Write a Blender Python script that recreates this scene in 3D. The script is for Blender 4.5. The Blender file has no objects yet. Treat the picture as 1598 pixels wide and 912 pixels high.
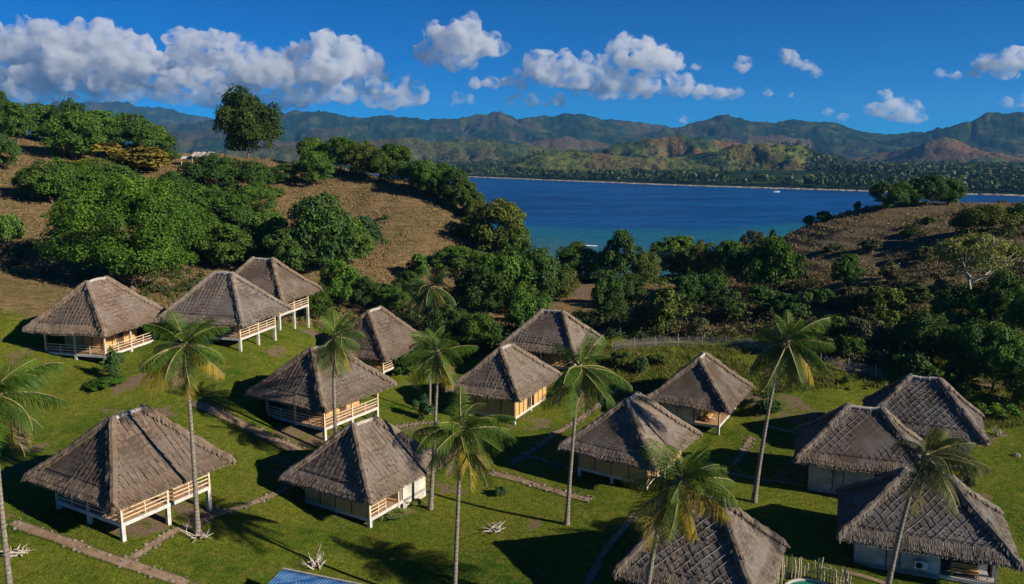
import bpy, math, random
import numpy as np
from mathutils import Vector, Matrix

C = bpy.context.scene.collection
scene = bpy.context.scene
R = math.radians
rnd = random.Random(7)
NP = np.random.RandomState(11)

# ---------------------------------------------------------------- camera
CAM_H = 27.0
cam = bpy.data.cameras.new('camera')
cam.sensor_width = 36.0
cam.lens = 36.0 * 1250 / 1598
cam.clip_start = 0.5
cam.clip_end = 60000
cam_ob = bpy.data.objects.new('camera', cam)
C.objects.link(cam_ob)
cam_ob.location = (0, 0, CAM_H)
cam_ob.rotation_euler = (R(90 - 9.893), 0, 0)
scene.camera = cam_ob

# ---------------------------------------------------------------- light
SUN_EL, SUN_OFF = 25.5, 25.0          # height of the sun; degrees in front of due right
sv = Vector((math.cos(R(SUN_EL)) * math.cos(R(SUN_OFF)), -math.cos(R(SUN_EL)) * math.sin(R(SUN_OFF)), math.sin(R(SUN_EL))))
sl = bpy.data.lights.new('sun', 'SUN')
sl.energy = 5.0
sl.angle = R(0.5)
sl.color = (1.0, 0.88, 0.72)
so = bpy.data.objects.new('sun', sl)
C.objects.link(so)
so.location = (120, -40, 120)
so.rotation_euler = (-sv).to_track_quat('-Z', 'Y').to_euler()

world = bpy.data.worlds.new('World')
scene.world = world
world.use_nodes = True
wn, wl = world.node_tree.nodes, world.node_tree.links
wn.clear()
sky = wn.new('ShaderNodeTexSky')
sky.sky_type = 'NISHITA'
sky.sun_disc = False
sky.sun_elevation = R(SUN_EL)
sky.sun_rotation = R(90 + SUN_OFF)
sky.altitude = 0
sky.air_density = 0.5
sky.dust_density = 0.0
sky.ozone_density = 6.0
hs = wn.new('ShaderNodeHueSaturation')
hs.inputs['Saturation'].default_value = 2.0
hs.inputs['Hue'].default_value = 0.505
bg = wn.new('ShaderNodeBackground')
bg.inputs['Strength'].default_value = 0.06
wo = wn.new('ShaderNodeOutputWorld')
wl.new(sky.outputs[0], hs.inputs['Color'])
wl.new(hs.outputs[0], bg.inputs['Color'])
wl.new(bg.outputs[0], wo.inputs['Surface'])

scene.view_settings.view_transform = 'Standard'
scene.view_settings.look = 'None'
scene.view_settings.exposure = 0.6
scene.view_settings.gamma = 1.0
scene.view_settings.use_curve_mapping = False
scene.render.engine = 'CYCLES'
cy = scene.cycles
cy.use_denoising = True
cy.max_bounces = 6
cy.diffuse_bounces = 2
cy.glossy_bounces = 2
cy.transmission_bounces = 3
cy.volume_bounces = 8
cy.volume_step_rate = 1.0
cy.transparent_max_bounces = 6
cy.caustics_reflective = False
cy.caustics_refractive = False
# ---------------------------------------------------------------- noise and terrain
def _hash(ix, iy, seed):
    h = (ix.astype(np.int64) * 374761393 + iy.astype(np.int64) * 668265263 + seed * 1442695041) & 0xffffffff
    h = ((h ^ (h >> 13)) * 1274126177) & 0xffffffff
    return ((h ^ (h >> 16)) & 0xffff) / 65535.0

def vnoise(x, y, seed=0):
    x = np.asarray(x, float); y = np.asarray(y, float)
    ix, iy = np.floor(x), np.floor(y)
    fx, fy = x - ix, y - iy
    fx = fx * fx * (3 - 2 * fx); fy = fy * fy * (3 - 2 * fy)
    a, b = _hash(ix, iy, seed), _hash(ix + 1, iy, seed)
    c, d = _hash(ix, iy + 1, seed), _hash(ix + 1, iy + 1, seed)
    return (a * (1 - fx) + b * fx) * (1 - fy) + (c * (1 - fx) + d * fx) * fy

def fbm(x, y, octv=4, seed=0):
    s, a, t = 0, 1.0, 0
    for o in range(octv):
        s = s + a * vnoise(np.asarray(x) * 2 ** o + o * 17.3, np.asarray(y) * 2 ** o - o * 9.1, seed + o)
        t += a; a *= 0.5
    return s / t

def smooth(a, b, x):
    t = np.clip((x - a) / (b - a), 0, 1)
    return t * t * (3 - 2 * t)

SEA_Z = -10.0
# surveyed spot heights (x, y, z) of the bay's near side
SPOTS = np.array([
    (-42.6, 81.7, 4.7), (-30, 86.6, 5.2), (-29, 98.7, 4.9), (-17.5, 71.5, .4), (-16, 96.6, -.6), (-26, 50, 1.2), (-33, 60, 1.9),
    (-11.3, 58.6, -1.6), (0, 81, -1.5), (7, 93.6, .4), (11.5, 64.7, -1.7), (21.6, 80.2, -2.3), (25, 54, -2.2), (31, 66, -2.3),
    (40, 75, -2.0), (12, 46, -2.0), (0, 45, -1.9), (-20, 40, -.6), (0, 10, -2.2), (-40, 30, 1), (40, 30, -2.4), (-60, 0, 2), (60, 0, -2),
    (-60, 60, 6), (-50, 95, 7.5), (-62, 105, 10.5), (-60, 80, 7.5), (-75, 60, 9),
    # left hill
    (-80, 130, 17.5), (-105, 170, 27), (-122, 190, 32), (-74, 190, 25.5), (-64, 202, 25.6), (-88, 196, 27), (-52, 195, 24),
    (-30, 185, 20.5), (-38, 165, 15.5), (-32, 150, 11.5), (-60, 150, 15.5), (-52, 128, 8.5), (-45, 112, 5.8), (-21, 128, 5.5), (-20, 142, 9),
    (-19, 118, 2.0), (-23, 179, 19.6), (-15, 175, 17.6), (-10, 170, 14.8), (-5, 164, 11.0), (0, 156, 7.0), (3, 148, 4.5), (-3, 132, 2.5), (3, 115, 1.5), (-3, 178, 8), (6, 166, 2), (12, 168, -4),
    (-17, 192, 17), (-6, 198, 4), (-30, 215, 12), (-60, 232, 10), (-100, 235, 14), (-140, 230, 22),
    (-150, 180, 34), (-150, 120, 24), (-120, 100, 17), (-120, 50, 12), (-200, 150, 34), (-200, 50, 16), (-220, 230, 20),
    # saddle towards the water
    (12, 140, 3.8), (25, 145, 3), (38, 150, 3), (15, 120, 2.2), (30, 125, 3.5), (15, 160, 0), (35, 168, 0), (25, 178, -6), (10, 178, -7), (45, 180, -4),
    (14, 101, 2.2), (25, 104, 2.2), (36, 98, 2.6), (45, 93, 2.2), (28, 92, .6), (20, 95, .6),
    # right hill
    (86, 172, 16.2), (74, 170, 15), (60, 165, 11.8), (50, 155, 7.6), (100, 172, 15.6), (112, 172, 15), (100, 190, 11), (75, 188, 9), (60, 184, 2),
    (60, 140, 10), (48, 128, 6.5), (58, 118, 7.5), (72, 135, 12), (72, 112, 8.5), (66, 96, 4.2), (56, 92, 1.6), (52, 82, -1.2), (62, 80, 0.2), (70, 85, 3), (60, 60, -2),
    (90, 120, 13), (90, 95, 8), (110, 140, 17), (140, 150, 17), (140, 100, 12), (120, 60, 3), (180, 120, 14), (200, 170, 10), (130, 200, 2), (200, 40, 2), (95, 60, 1),
    (-100, 265, -14), (-180, 275, -12), (-40, 245, -14), (0, 225, -16), (40, 205, -15), (80, 215, -15), (130, 235, -18), (210, 230, -16), (0, 260, -20), (100, 280, -20), (-20, 215, -2),
    (260, 60, 0), (260, 200, -10), (-260, 60, 18), (-260, 250, -2)], float)

def _tps(d):
    return np.where(d > 1e-9, d * d * np.log(np.maximum(d, 1e-9)), 0.0)

def _fit():
    P = SPOTS[:, :2] / 50.0
    n = len(P)
    D = np.sqrt(((P[:, None] - P[None]) ** 2).sum(-1))
    A = np.zeros((n + 3, n + 3))
    A[:n, :n] = _tps(D) + np.eye(n) * 0.004
    A[:n, n] = 1; A[:n, n + 1:] = P
    A[n, :n] = 1; A[n + 1:, :n] = P.T
    b = np.zeros(n + 3); b[:n] = SPOTS[:, 2]
    return np.linalg.solve(A, b)
_W = _fit()

def ground(x, y):
    x = np.atleast_1d(np.asarray(x, float)); y = np.atleast_1d(np.asarray(y, float))
    sh = x.shape
    q = np.stack([x.ravel(), y.ravel()], 1) / 50.0
    P = SPOTS[:, :2] / 50.0
    out = np.empty(len(q))
    for i in range(0, len(q), 20000):
        k = q[i:i + 20000]
        D = np.sqrt(((k[:, None] - P[None]) ** 2).sum(-1))
        out[i:i + 20000] = _tps(D) @ _W[:-3] + _W[-3] + k @ _W[-2:]
    z = out.reshape(sh)
    lawn = smooth(95, 115, y) + smooth(48, 70, np.abs(x))
    amp = 0.10 + 0.9 * np.clip(lawn, 0, 1)
    z = z + amp * (fbm(x / 9, y / 9, 3, 5) - .5) * 1.3
    # cattle terraces on the dry slopes
    z = z + np.clip(lawn, 0, 1) * 0.11 * np.sin(z * 5.5 + 3 * fbm(x / 14, y / 14, 2, 9))
    for px, py, pf in PADS:
        d = np.hypot(x - px, y - py)
        m = d < 9
        if m.any():
            cap = pf - .35 + 1.1 * np.maximum(d - 5.0, 0)
            z = np.where(m, np.minimum(z, cap), z)
    return z

PADS = []
def gz(x, y):
    return float(ground([x], [y])[0])
# ---------------------------------------------------------------- materials
class NT:
    def __init__(s, name):
        s.m = bpy.data.materials.new(name); s.m.use_nodes = True
        s.n, s.l = s.m.node_tree.nodes, s.m.node_tree.links
        s.n.clear()
        s.out = s.n.new('ShaderNodeOutputMaterial')
    def new(s, t, **kw):
        n = s.n.new(t)
        for k, v in kw.items():
            if k.startswith('i_'):
                n.inputs[k[2:].replace('_', ' ')].default_value = v
            else:
                setattr(n, k, v)
        return n
    def link(s, a, b): s.l.new(a, b)
    def noise(s, scale, detail=4, rough=.55, vec=None, dist=0):
        n = s.new('ShaderNodeTexNoise')
        n.inputs['Scale'].default_value = scale; n.inputs['Detail'].default_value = detail
        n.inputs['Roughness'].default_value = rough; n.inputs['Distortion'].default_value = dist
        if vec is not None: s.link(vec, n.inputs['Vector'])
        return n.outputs['Fac']
    def pos(s, scale=None):
        g = s.new('ShaderNodeNewGeometry').outputs['Position']
        if scale is None: return g
        m = s.new('ShaderNodeMapping'); m.inputs['Scale'].default_value = scale
        s.link(g, m.inputs['Vector']); return m.outputs[0]
    def objv(s, scale=None):
        g = s.new('ShaderNodeTexCoord').outputs['Object']
        if scale is None: return g
        m = s.new('ShaderNodeMapping'); m.inputs['Scale'].default_value = scale
        s.link(g, m.inputs['Vector']); return m.outputs[0]
    def ramp(s, fac, stops, interp='LINEAR'):
        r = s.new('ShaderNodeValToRGB'); e = r.color_ramp.elements
        r.color_ramp.interpolation = interp
        while len(e) < len(stops): e.new(0.5)
        for k, (p, c) in zip(e, stops):
            k.position = p; k.color = (c, c, c, 1) if isinstance(c, (int, float)) else (*c, 1)
        s.link(fac, r.inputs['Fac']); return r.outputs['Color']
    def mix(s, fac, a, b, mode='MIX'):
        n = s.new('ShaderNodeMix', data_type='RGBA', blend_type=mode)
        for sock, v in ((n.inputs['Factor'], fac), (n.inputs['A'], a), (n.inputs['B'], b)):
            if isinstance(v, (int, float)): sock.default_value = v if sock.type == 'VALUE' else (v, v, v, 1)
            elif isinstance(v, tuple): sock.default_value = (*v, 1)
            else: s.link(v, sock)
        # the colour sockets share names: pick by type
        return n.outputs['Result']
    def math(s, op, a, b=0.0):
        n = s.new('ShaderNodeMath', operation=op)
        for sock, v in zip(n.inputs, (a, b)):
            if isinstance(v, (int, float)): sock.default_value = v
            else: s.link(v, sock)
        return n.outputs[0]
    def attr(s, name):
        return s.new('ShaderNodeAttribute', attribute_name=name)
    def bump(s, h, strength=.5, dist=.1):
        b = s.new('ShaderNodeBump'); b.inputs['Strength'].default_value = strength; b.inputs['Distance'].default_value = dist
        s.link(h, b.inputs['Height']); return b.outputs['Normal']
    def finish(s, color, rough=.8, spec=.2, normal=None, metal=0, translucent=0.0, tcolor=None):
        p = s.new('ShaderNodeBsdfPrincipled')
        if isinstance(color, tuple): p.inputs['Base Color'].default_value = (*color, 1)
        else: s.link(color, p.inputs['Base Color'])
        if isinstance(rough, (int, float)): p.inputs['Roughness'].default_value = rough
        else: s.link(rough, p.inputs['Roughness'])
        p.inputs['Specular IOR Level'].default_value = spec
        p.inputs['Metallic'].default_value = metal
        if normal is not None: s.link(normal, p.inputs['Normal'])
        o = p.outputs[0]
        if translucent:
            t = s.new('ShaderNodeBsdfTranslucent')
            if tcolor is None: tcolor = color
            if isinstance(tcolor, tuple): t.inputs['Color'].default_value = (*tcolor, 1)
            else: s.link(tcolor, t.inputs['Color'])
            mx = s.new('ShaderNodeMixShader'); mx.inputs[0].default_value = translucent
            s.link(o, mx.inputs[1]); s.link(t.outputs[0], mx.inputs[2]); o = mx.outputs[0]
        s.link(o, s.out.inputs['Surface'])
        return s.m

def mat_foliage():
    # one leaf material; each plant's own colour comes from its object colour
    t = NT('leaves')
    oc = t.new('ShaderNodeObjectInfo').outputs['Color']
    n = t.noise(1.1, 2, .5, t.pos())
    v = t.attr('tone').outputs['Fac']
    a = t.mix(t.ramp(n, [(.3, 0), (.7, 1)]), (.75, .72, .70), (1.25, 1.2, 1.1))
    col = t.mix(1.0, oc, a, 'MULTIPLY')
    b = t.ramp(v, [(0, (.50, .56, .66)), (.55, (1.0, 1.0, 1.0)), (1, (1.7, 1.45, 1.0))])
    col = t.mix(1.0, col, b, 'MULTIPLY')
    tc = t.mix(1.0, col, (1.25, 1.3, .6), 'MULTIPLY')
    return t.finish(col, .55, .2, translucent=.18, tcolor=tc)

def mat_bark(name, c1, c2, rings=False):
    t = NT(name)
    n = t.noise(3, 4, .6, t.objv((3, 3, 1)))
    col = t.mix(t.ramp(n, [(.35, 0), (.65, 1)]), c1, c2)
    if rings:
        w = t.new('ShaderNodeTexWave', wave_type='BANDS', bands_direction='Z')
        w.inputs['Scale'].default_value = 1.1; w.inputs['Distortion'].default_value = 1.2; w.inputs['Detail'].default_value = 2
        t.link(t.objv(), w.inputs['Vector'])
        col = t.mix(t.ramp(w.outputs['Fac'], [(.0, .55), (.4, 0)]), col, tuple(k * .45 for k in c1))
    return t.finish(col, .85, .15, t.bump(n, .6, .05))

def mat_simple(name, c1, c2, scale=4, rough=.7, spec=.25, stretch=(1, 1, 1), bump=.3, lo=.35, hi=.65):
    t = NT(name)
    n = t.noise(scale, 5, .6, t.objv(stretch))
    col = t.mix(t.ramp(n, [(lo, 0), (hi, 1)]), c1, c2)
    return t.finish(col, rough, spec, t.bump(n, bump, .02))

def mat_thatch(name, c_dark, c_light, grey):
    t = NT(name)
    v = t.attr('tone').outputs['Fac']
    n = t.noise(.9, 4, .6, t.objv())
    f = t.noise(26, 2, .6, t.objv((1, 1, .35)))
    k = t.math('ADD', t.math('MULTIPLY', v, .55), t.math('MULTIPLY', n, .45))
    col = t.mix(t.ramp(k, [(.25, 0), (.75, 1)]), c_dark, c_light)
    col = t.mix(t.ramp(t.noise(.45, 3, .6, t.objv()), [(.42, 0), (.7, .7)]), col, grey)
    col = t.mix(1.0, col, t.ramp(f, [(.3, .7), (.7, 1.2)]), 'MULTIPLY')
    col = t.mix(1.0, col, t.new('ShaderNodeObjectInfo').outputs['Color'], 'MULTIPLY')
    return t.finish(col, .9, .08, t.bump(f, .5, .03))

M = {}
M['leaves'] = mat_foliage()
M['bark'] = mat_bark('bark', (.10, .075, .05), (.2, .16, .12))
M['pale_bark'] = mat_bark('pale_bark', (.38, .34, .28), (.6, .56, .48))
M['palm_bark'] = mat_bark('palm_bark', (.15, .125, .10), (.29, .26, .22), True)
M['thatch'] = mat_thatch('thatch', (.092, .073, .058), (.240, .195, .158), (.188, .170, .156))
M['thatch_fringe'] = mat_thatch('thatch_fringe', (.115, .090, .068), (.250, .200, .152), (.195, .172, .150))
M['ridge'] = mat_simple('ridge_cap', (.30, .27, .24), (.46, .43, .40), 3, .8, .1)
M['lath'] = mat_simple('lath', (.24, .215, .20), (.38, .345, .32), 6, .8, .1)
M['white_paint'] = mat_simple('white_paint', (.40, .385, .35), (.60, .58, .53), 1.6, .6, .25, bump=.1)
M['plaster'] = mat_simple('plaster', (.33, .31, .26), (.62, .60, .54), .9, .8, .15, bump=.15)
M['pole_wood'] = mat_simple('pole_wood', (.50, .38, .25), (.72, .60, .45), 5, .6, .25)
M['bamboo_wall'] = mat_simple('bamboo_wall', (.42, .25, .09), (.62, .41, .17), 6, .6, .25, (5, 5, .7))
M['deck_wood'] = mat_simple('deck_wood', (.34, .19, .09), (.50, .31, .16), 3, .6, .25, (1, 7, 1))
M['dark_wood'] = mat_simple('dark_wood', (.05, .035, .025), (.11, .08, .055), 5, .7, .2)
M['concrete'] = mat_simple('concrete', (.27, .25, .22), (.42, .39, .35), 2, .9, .1)
M['driftwood'] = mat_simple('driftwood', (.30, .26, .21), (.58, .52, .44), 6, .85, .1)
M['stake'] = mat_simple('bamboo_stake', (.27, .23, .16), (.52, .46, .34), 5, .7, .2)
M['metal_grey'] = mat_simple('grey_metal', (.30, .30, .30), (.42, .42, .42), 5, .5, .4)
M['ac_white'] = mat_simple('casing_white', (.60, .60, .58), (.74, .74, .72), 4, .5, .4, bump=.05)
M['black'] = mat_simple('black_grille', (.012, .012, .013), (.03, .03, .03), 8, .5, .3)
M['cushion'] = mat_simple('cushion', (.48, .26, .08), (.62, .38, .14), 6, .85, .1)
M['fabric_grey'] = mat_simple('fabric_grey', (.30, .30, .30), (.45, .45, .45), 6, .9, .1)
M['coconut'] = mat_simple('coconut', (.16, .10, .04), (.28, .20, .07), 8, .6, .3)
M['coconut_red'] = mat_simple('coconut_red', (.30, .07, .03), (.42, .15, .06), 8, .5, .3)
M['boat'] = mat_simple('boat_white', (.75, .75, .73), (.82, .82, .80), 4, .4, .4, bump=.05)
M['foam'] = mat_simple('foam', (.70, .72, .73), (.85, .86, .87), 4, .9, .1)
PLANTS = [
    (-66.5, 205.0, 18.48, 17.94, 'lone', 'deep', 'lone round dark mango-like tree standing on the bare crest of the left hill', 'trees and bushes on the left hill', 0.08),
    (-51.9, 108.0, 23.38, 17.29, 'big', 'bright', 'biggest bright green tree, in front of the slope above the far left hut', 'trees behind the huts', 0.1),
    (-119.8, 193.0, 5.09, 9.75, 'tree', 'dark', 'small dark treetop at the left edge of the hill crest', 'trees and bushes on the left hill', 0.05),
    (-108.3, 178.5, 9.75, 9.75, 'tree', 'mid', 'green bushy tree on the left end of the hill crest', 'trees and bushes on the left hill', 0.05),
    (-108.6, 189.5, 11.68, 9.01, 'tree', 'dark', 'dark bushy tree on the hill crest near the left edge', 'trees and bushes on the left hill', 0.05),
    (-101.6, 187.5, 8.59, 10.87, 'tree', 'dark', 'round treetop standing highest on the left hill crest', 'trees and bushes on the left hill', 0.05),
    (-91.9, 171.0, 13.91, 10.58, 'tree', 'mid', 'wide green tree just below the crest at the upper left', 'trees and bushes on the left hill', 0.05),
    (-93.1, 186.5, 11.52, 9.87, 'tree', 'mid', 'green tree on the descending crest of the left hill', 'trees and bushes on the left hill', 0.05),
    (-84.4, 180.0, 13.37, 10.5, 'tree', 'dark', 'dark broad tree halfway down the left crest', 'trees and bushes on the left hill', 0.05),
    (-76.4, 176.0, 11.53, 9.35, 'tree', 'mid', 'green tree at the lower end of the dense left crest', 'trees and bushes on the left hill', 0.05),
    (-77.4, 150.0, 9.35, 6.41, 'tree', 'olive', 'olive bush below the crest trees at the left', 'trees and bushes on the left hill', 0.05),
    (-96.7, 154.5, 6.84, 6.84, 'tree', 'dark', 'dark shrub at the very left edge beside the brown clearing', 'trees and bushes on the left hill', 0.05),
    (-78.3, 137.0, 11.0, 8.07, 'tree', 'mid', 'green tree at the top left of the wooded slope', 'trees and bushes on the left hill', 0.05),
    (-75.1, 142.0, 10.14, 7.6, 'tree', 'bright', 'bright tree on the wooded slope left of the yellow bush', 'trees and bushes on the left hill', 0.05),
    (-69.8, 142.5, 11.46, 8.92, 'tree', 'mid', 'mid green tree on the wooded slope under the yellow bush', 'trees and bushes on the left hill', 0.05),
    (-82.1, 139.5, 7.46, 5.72, 'tree', 'mid', 'low green bush beside the brown field at the left', 'trees and bushes on the left hill', 0.05),
    (-64.5, 143.0, 10.24, 7.94, 'tree', 'dark', 'dark tree in the middle of the wooded slope', 'trees and bushes on the left hill', 0.05),
    (-60.4, 146.0, 11.25, 8.11, 'tree', 'mid', 'green tree on the slope left of the shelter bushes', 'trees and bushes on the left hill', 0.05),
    (-65.5, 155.5, 7.76, 5.54, 'tree', 'dark', 'dark bush just left of the small hilltop shelter', 'trees and bushes on the left hill', 0.05),
    (-60.3, 161.5, 13.24, 8.92, 'tree', 'dark', 'dark dense tree right below the hilltop shelter', 'trees and bushes on the left hill', 0.05),
    (-53.9, 163.5, 12.24, 8.16, 'tree', 'dark', 'dark dense tree below the lone round tree', 'trees and bushes on the left hill', 0.05),
    (-53.7, 149.5, 11.25, 7.77, 'tree', 'mid', 'green tree in the dip below the shelter', 'trees and bushes on the left hill', 0.05),
    (-49.6, 157.5, 8.45, 6.48, 'tree', 'mid', 'small green tree at the edge of the brown slope', 'trees and bushes on the left hill', 0.05),
    (-50.5, 177.5, 9.14, 4.41, 'tree', 'dark', 'low dark bush in the hedge on the hilltop', 'trees and bushes on the left hill', 0.05),
    (-53.7, 133.5, 12.04, 8.43, 'tree', 'bright', 'bright green tree to the right of the biggest tree', 'trees and bushes on the left hill', 0.05),
    (-46.6, 131.5, 11.42, 8.33, 'tree', 'mid', 'green tree above the rearmost hut', 'trees and bushes on the left hill', 0.05),
    (-42.7, 138.0, 9.46, 8.72, 'tree', 'mid', 'mid green tree at the left of the dark clump on the slope', 'trees and bushes on the left hill', 0.05),
    (-49.0, 144.0, 9.06, 6.47, 'tree', 'dark', 'dark bush on the slope in front of the brown earth', 'trees and bushes on the left hill', 0.05),
    (-31.5, 132.5, 13.2, 13.44, 'tree', 'dark', 'tall dark tree in front of the brown slope', 'trees and bushes on the left hill', 0.05),
    (-36.2, 130.0, 9.9, 8.48, 'tree', 'dark', 'dark tree behind the roof of the rearmost hut', 'trees and bushes on the left hill', 0.05),
    (-25.4, 138.5, 8.75, 8.25, 'tree', 'blue', 'bluish green bush at the right edge of the dark clump', 'trees and bushes on the left hill', 0.05),
    (-27.4, 133.5, 8.45, 8.7, 'tree', 'mid', 'green tree inside the dark clump by the brown slope', 'trees and bushes on the left hill', 0.05),
    (-26.3, 120.0, 7.01, 7.44, 'tree', 'lime', 'vivid lime green bush right behind the rearmost hut', 'trees and bushes on the left hill', 0.05),
    (-27.6, 111.0, 5.69, 5.28, 'tree', 'bright', 'bright shrub beside the stilts of the rearmost hut', 'trees and bushes on the left hill', 0.05),
    (-22.5, 120.5, 6.6, 5.06, 'tree', 'dark', 'dark shrub between two huts at the foot of the slope', 'trees and bushes on the left hill', 0.05),
    (-43.3, 176.5, 9.73, 7.85, 'tree', 'mid', 'bush at the left end of the row on the hill shoulder', 'trees and bushes on the left hill', 0.05),
    (-47.9, 197.5, 9.79, 6.9, 'tree', 'mid', 'low crest bush behind the shoulder row', 'trees and bushes on the left hill', 0.05),
    (-40.5, 191.5, 10.52, 8.83, 'tree', 'mid', 'green crest tree in the shoulder row', 'trees and bushes on the left hill', 0.05),
    (-34.3, 185.5, 9.22, 8.89, 'tree', 'olive', 'olive crest tree in the shoulder row', 'trees and bushes on the left hill', 0.05),
    (-27.0, 182.0, 11.32, 9.7, 'tree', 'mid', 'rounded tree at the right end of the shoulder row', 'trees and bushes on the left hill', 0.05),
    (-32.4, 191.0, 6.78, 7.44, 'tree', 'mid', 'small bush on the crest of the shoulder', 'trees and bushes on the left hill', 0.05),
    (-80.5, 168.5, 17.62, 6.45, 'shrub', 'yellow', 'broad yellowish bush on the left slope below the crest', 'trees and bushes on the left hill', 0),
    (-81.2, 155.5, 9.66, 4.61, 'shrub', 'yellow', 'small yellowish bush left of the broad yellow one', 'trees and bushes on the left hill', 0),
    (-72.6, 115.0, 4.56, 5.9, 'shrub', 'mid', 'single green bush on the bare field at the left edge', 'trees and bushes on the left hill', 0),
    (-25.1, 157.5, 1.97, 1.25, 'shrub', 'dark', 'tiny dark bush in the upper part of the brown slope', 'trees and bushes on the left hill', 0),
    (-49.3, 168.0, 4.49, 2.65, 'shrub', 'olive', 'small olive bush at the upper left of the brown slope', 'trees and bushes on the left hill', 0),
    (-10.8, 154.0, 3.32, 2.04, 'shrub', 'dark', 'small bush at the right side of the brown slope', 'trees and bushes on the left hill', 0),
    (-15.5, 133.0, 6.03, 4.98, 'shrub', 'mid', 'bush at the foot of the brown slope behind the far palm', 'trees behind the huts', 0),
    (-9.5, 139.5, 10.62, 5.31, 'tree', 'mid', 'spreading green tree at the foot of the brown slope', 'trees behind the huts', 0.05),
    (-20.9, 176.5, 7.85, 6.59, 'tree', 'dark', 'dark tree just right of the shoulder row on the brown slope edge', 'trees along the shore', 0.05),
    (-17.9, 171.5, 7.64, 7.64, 'tree', 'mid', 'green tree beginning the row down to the bay', 'trees along the shore', 0.05),
    (-12.5, 168.0, 7.8, 8.4, 'tree', 'dark', 'dark tree in the row down to the bay, above the olive one', 'trees along the shore', 0.05),
    (-8.0, 165.0, 6.8, 6.5, 'tree', 'mid', 'small green tree at the slope edge over the water', 'trees along the shore', 0.05),
    (-14.6, 171.0, 8.84, 7.93, 'tree', 'mid', 'tree at the left edge of the bay on the slope shoulder', 'trees along the shore', 0.05),
    (-10.2, 166.5, 8.34, 6.85, 'tree', 'mid', 'second tree down along the bay edge of the brown slope', 'trees along the shore', 0.05),
    (-7.4, 163.0, 7.3, 5.26, 'tree', 'olive', 'small olive tree above the shore clump', 'trees along the shore', 0.05),
    (-3.3, 153.5, 13.29, 11.07, 'tree', 'olive', 'large olive-green shore tree beside the brown slope', 'trees along the shore', 0.05),
    (0.7, 153.0, 8.3, 8.3, 'tree', 'mid', 'green tree leaning over the shore next to the large olive tree', 'trees along the shore', 0.05),
    (3.9, 144.5, 7.34, 6.03, 'tree', 'dark', 'dark shore tree at the left corner of the bay', 'trees along the shore', 0.05),
    (-5.1, 121.5, 10.23, 9.34, 'tree', 'dark', 'dark tree behind the huts left of the bay gap', 'trees behind the huts', 0.05),
    (-0.9, 125.0, 11.42, 10.97, 'tree', 'mid', 'dense green tree behind the middle hut', 'trees behind the huts', 0.05),
    (-3.1, 140.5, 7.14, 5.36, 'tree', 'lime', 'bright lime bush on top of the dense clump', 'trees behind the huts', 0.05),
    (4.8, 128.0, 9.81, 9.81, 'tree', 'dark', 'dark dense tree right behind the middle hut roof', 'trees behind the huts', 0.05),
    (2.1, 112.5, 8.26, 7.43, 'tree', 'mid', 'green tree touching the middle hut roof', 'trees behind the huts', 0.05),
    (7.8, 131.5, 7.19, 6.23, 'tree', 'olive', 'olive bush by the bare gap', 'trees behind the huts', 0.05),
    (-8.9, 110.0, 8.1, 6.48, 'tree', 'dark', 'dark shrubby tree between the twin palms and the woven hut', 'trees behind the huts', 0.05),
    (-4.5, 107.0, 6.51, 5.52, 'tree', 'mid', 'green shrubby tree behind the woven hut', 'trees behind the huts', 0.05),
    (-16.2, 125.5, 6.4, 5.03, 'tree', 'dark', 'dark bush left of the far palm trunk', 'trees behind the huts', 0.05),
    (-18.5, 121.0, 6.19, 4.42, 'tree', 'mid', 'low bush behind the railed hut', 'trees behind the huts', 0.05),
    (12.0, 147.0, 9.34, 7.73, 'tree', 'mid', 'rounded shore tree left in the row across the gap', 'trees along the shore', 0.05),
    (20.2, 143.0, 8.31, 10.9, 'tree', 'dark', 'tallest dark tree in the shore row', 'trees along the shore', 0.05),
    (16.4, 143.5, 5.21, 6.51, 'tree', 'mid', 'slim tree between two rounder shore trees', 'trees along the shore', 0.05),
    (24.3, 143.5, 5.99, 6.52, 'tree', 'olive', 'olive shore tree right of the tallest one', 'trees along the shore', 0.05),
    (32.3, 159.0, 11.54, 10.1, 'tree', 'mid', 'broad shore tree right of the bay gap', 'trees along the shore', 0.05),
    (36.8, 151.0, 8.22, 8.22, 'tree', 'olive', 'olive shore tree next to the broad one', 'trees along the shore', 0.05),
    (40.6, 147.0, 8.53, 7.73, 'tree', 'mid', 'green shore tree at the foot of the right hill', 'trees along the shore', 0.05),
    (47.2, 157.0, 5.95, 5.95, 'tree', 'grey', 'sparse greyish tree where the right hill meets the bay', 'trees along the shore', 0.05),
    (14.1, 114.5, 5.87, 8.6, 'tree', 'dark', 'dark columnar tree in the shaded hollow', 'trees along the shore', 0.05),
    (19.1, 126.0, 5.75, 5.75, 'tree', 'dark', 'dark bush in the shaded hollow behind the fence', 'trees along the shore', 0.05),
    (26.8, 120.5, 6.16, 6.6, 'tree', 'dark', 'dark tree in the hollow, right part', 'trees along the shore', 0.05),
    (30.9, 122.0, 6.68, 6.23, 'tree', 'dark', 'dark bush at the base of the right hill', 'trees along the shore', 0.05),
    (21.1, 106.0, 6.43, 8.52, 'upright', 'olive', 'tall pale green bush standing behind the fence', 'trees along the shore', 0),
    (17.9, 108.5, 4.98, 4.3, 'shrub', 'grey', 'dry grey shrub left of the tall pale bush', 'trees along the shore', 0),
    (25.0, 104.5, 3.84, 3.4, 'shrub', 'grey', 'dry grey shrub right of the tall pale bush', 'trees along the shore', 0),
    (41.4, 124.0, 11.06, 10.16, 'tree', 'bright', 'bright green tree at the left foot of the right hill', 'scrub on the right hill', 0.05),
    (39.1, 131.5, 7.89, 7.65, 'tree', 'dark', 'dark tree left of the bright one on the right hill', 'scrub on the right hill', 0.05),
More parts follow.
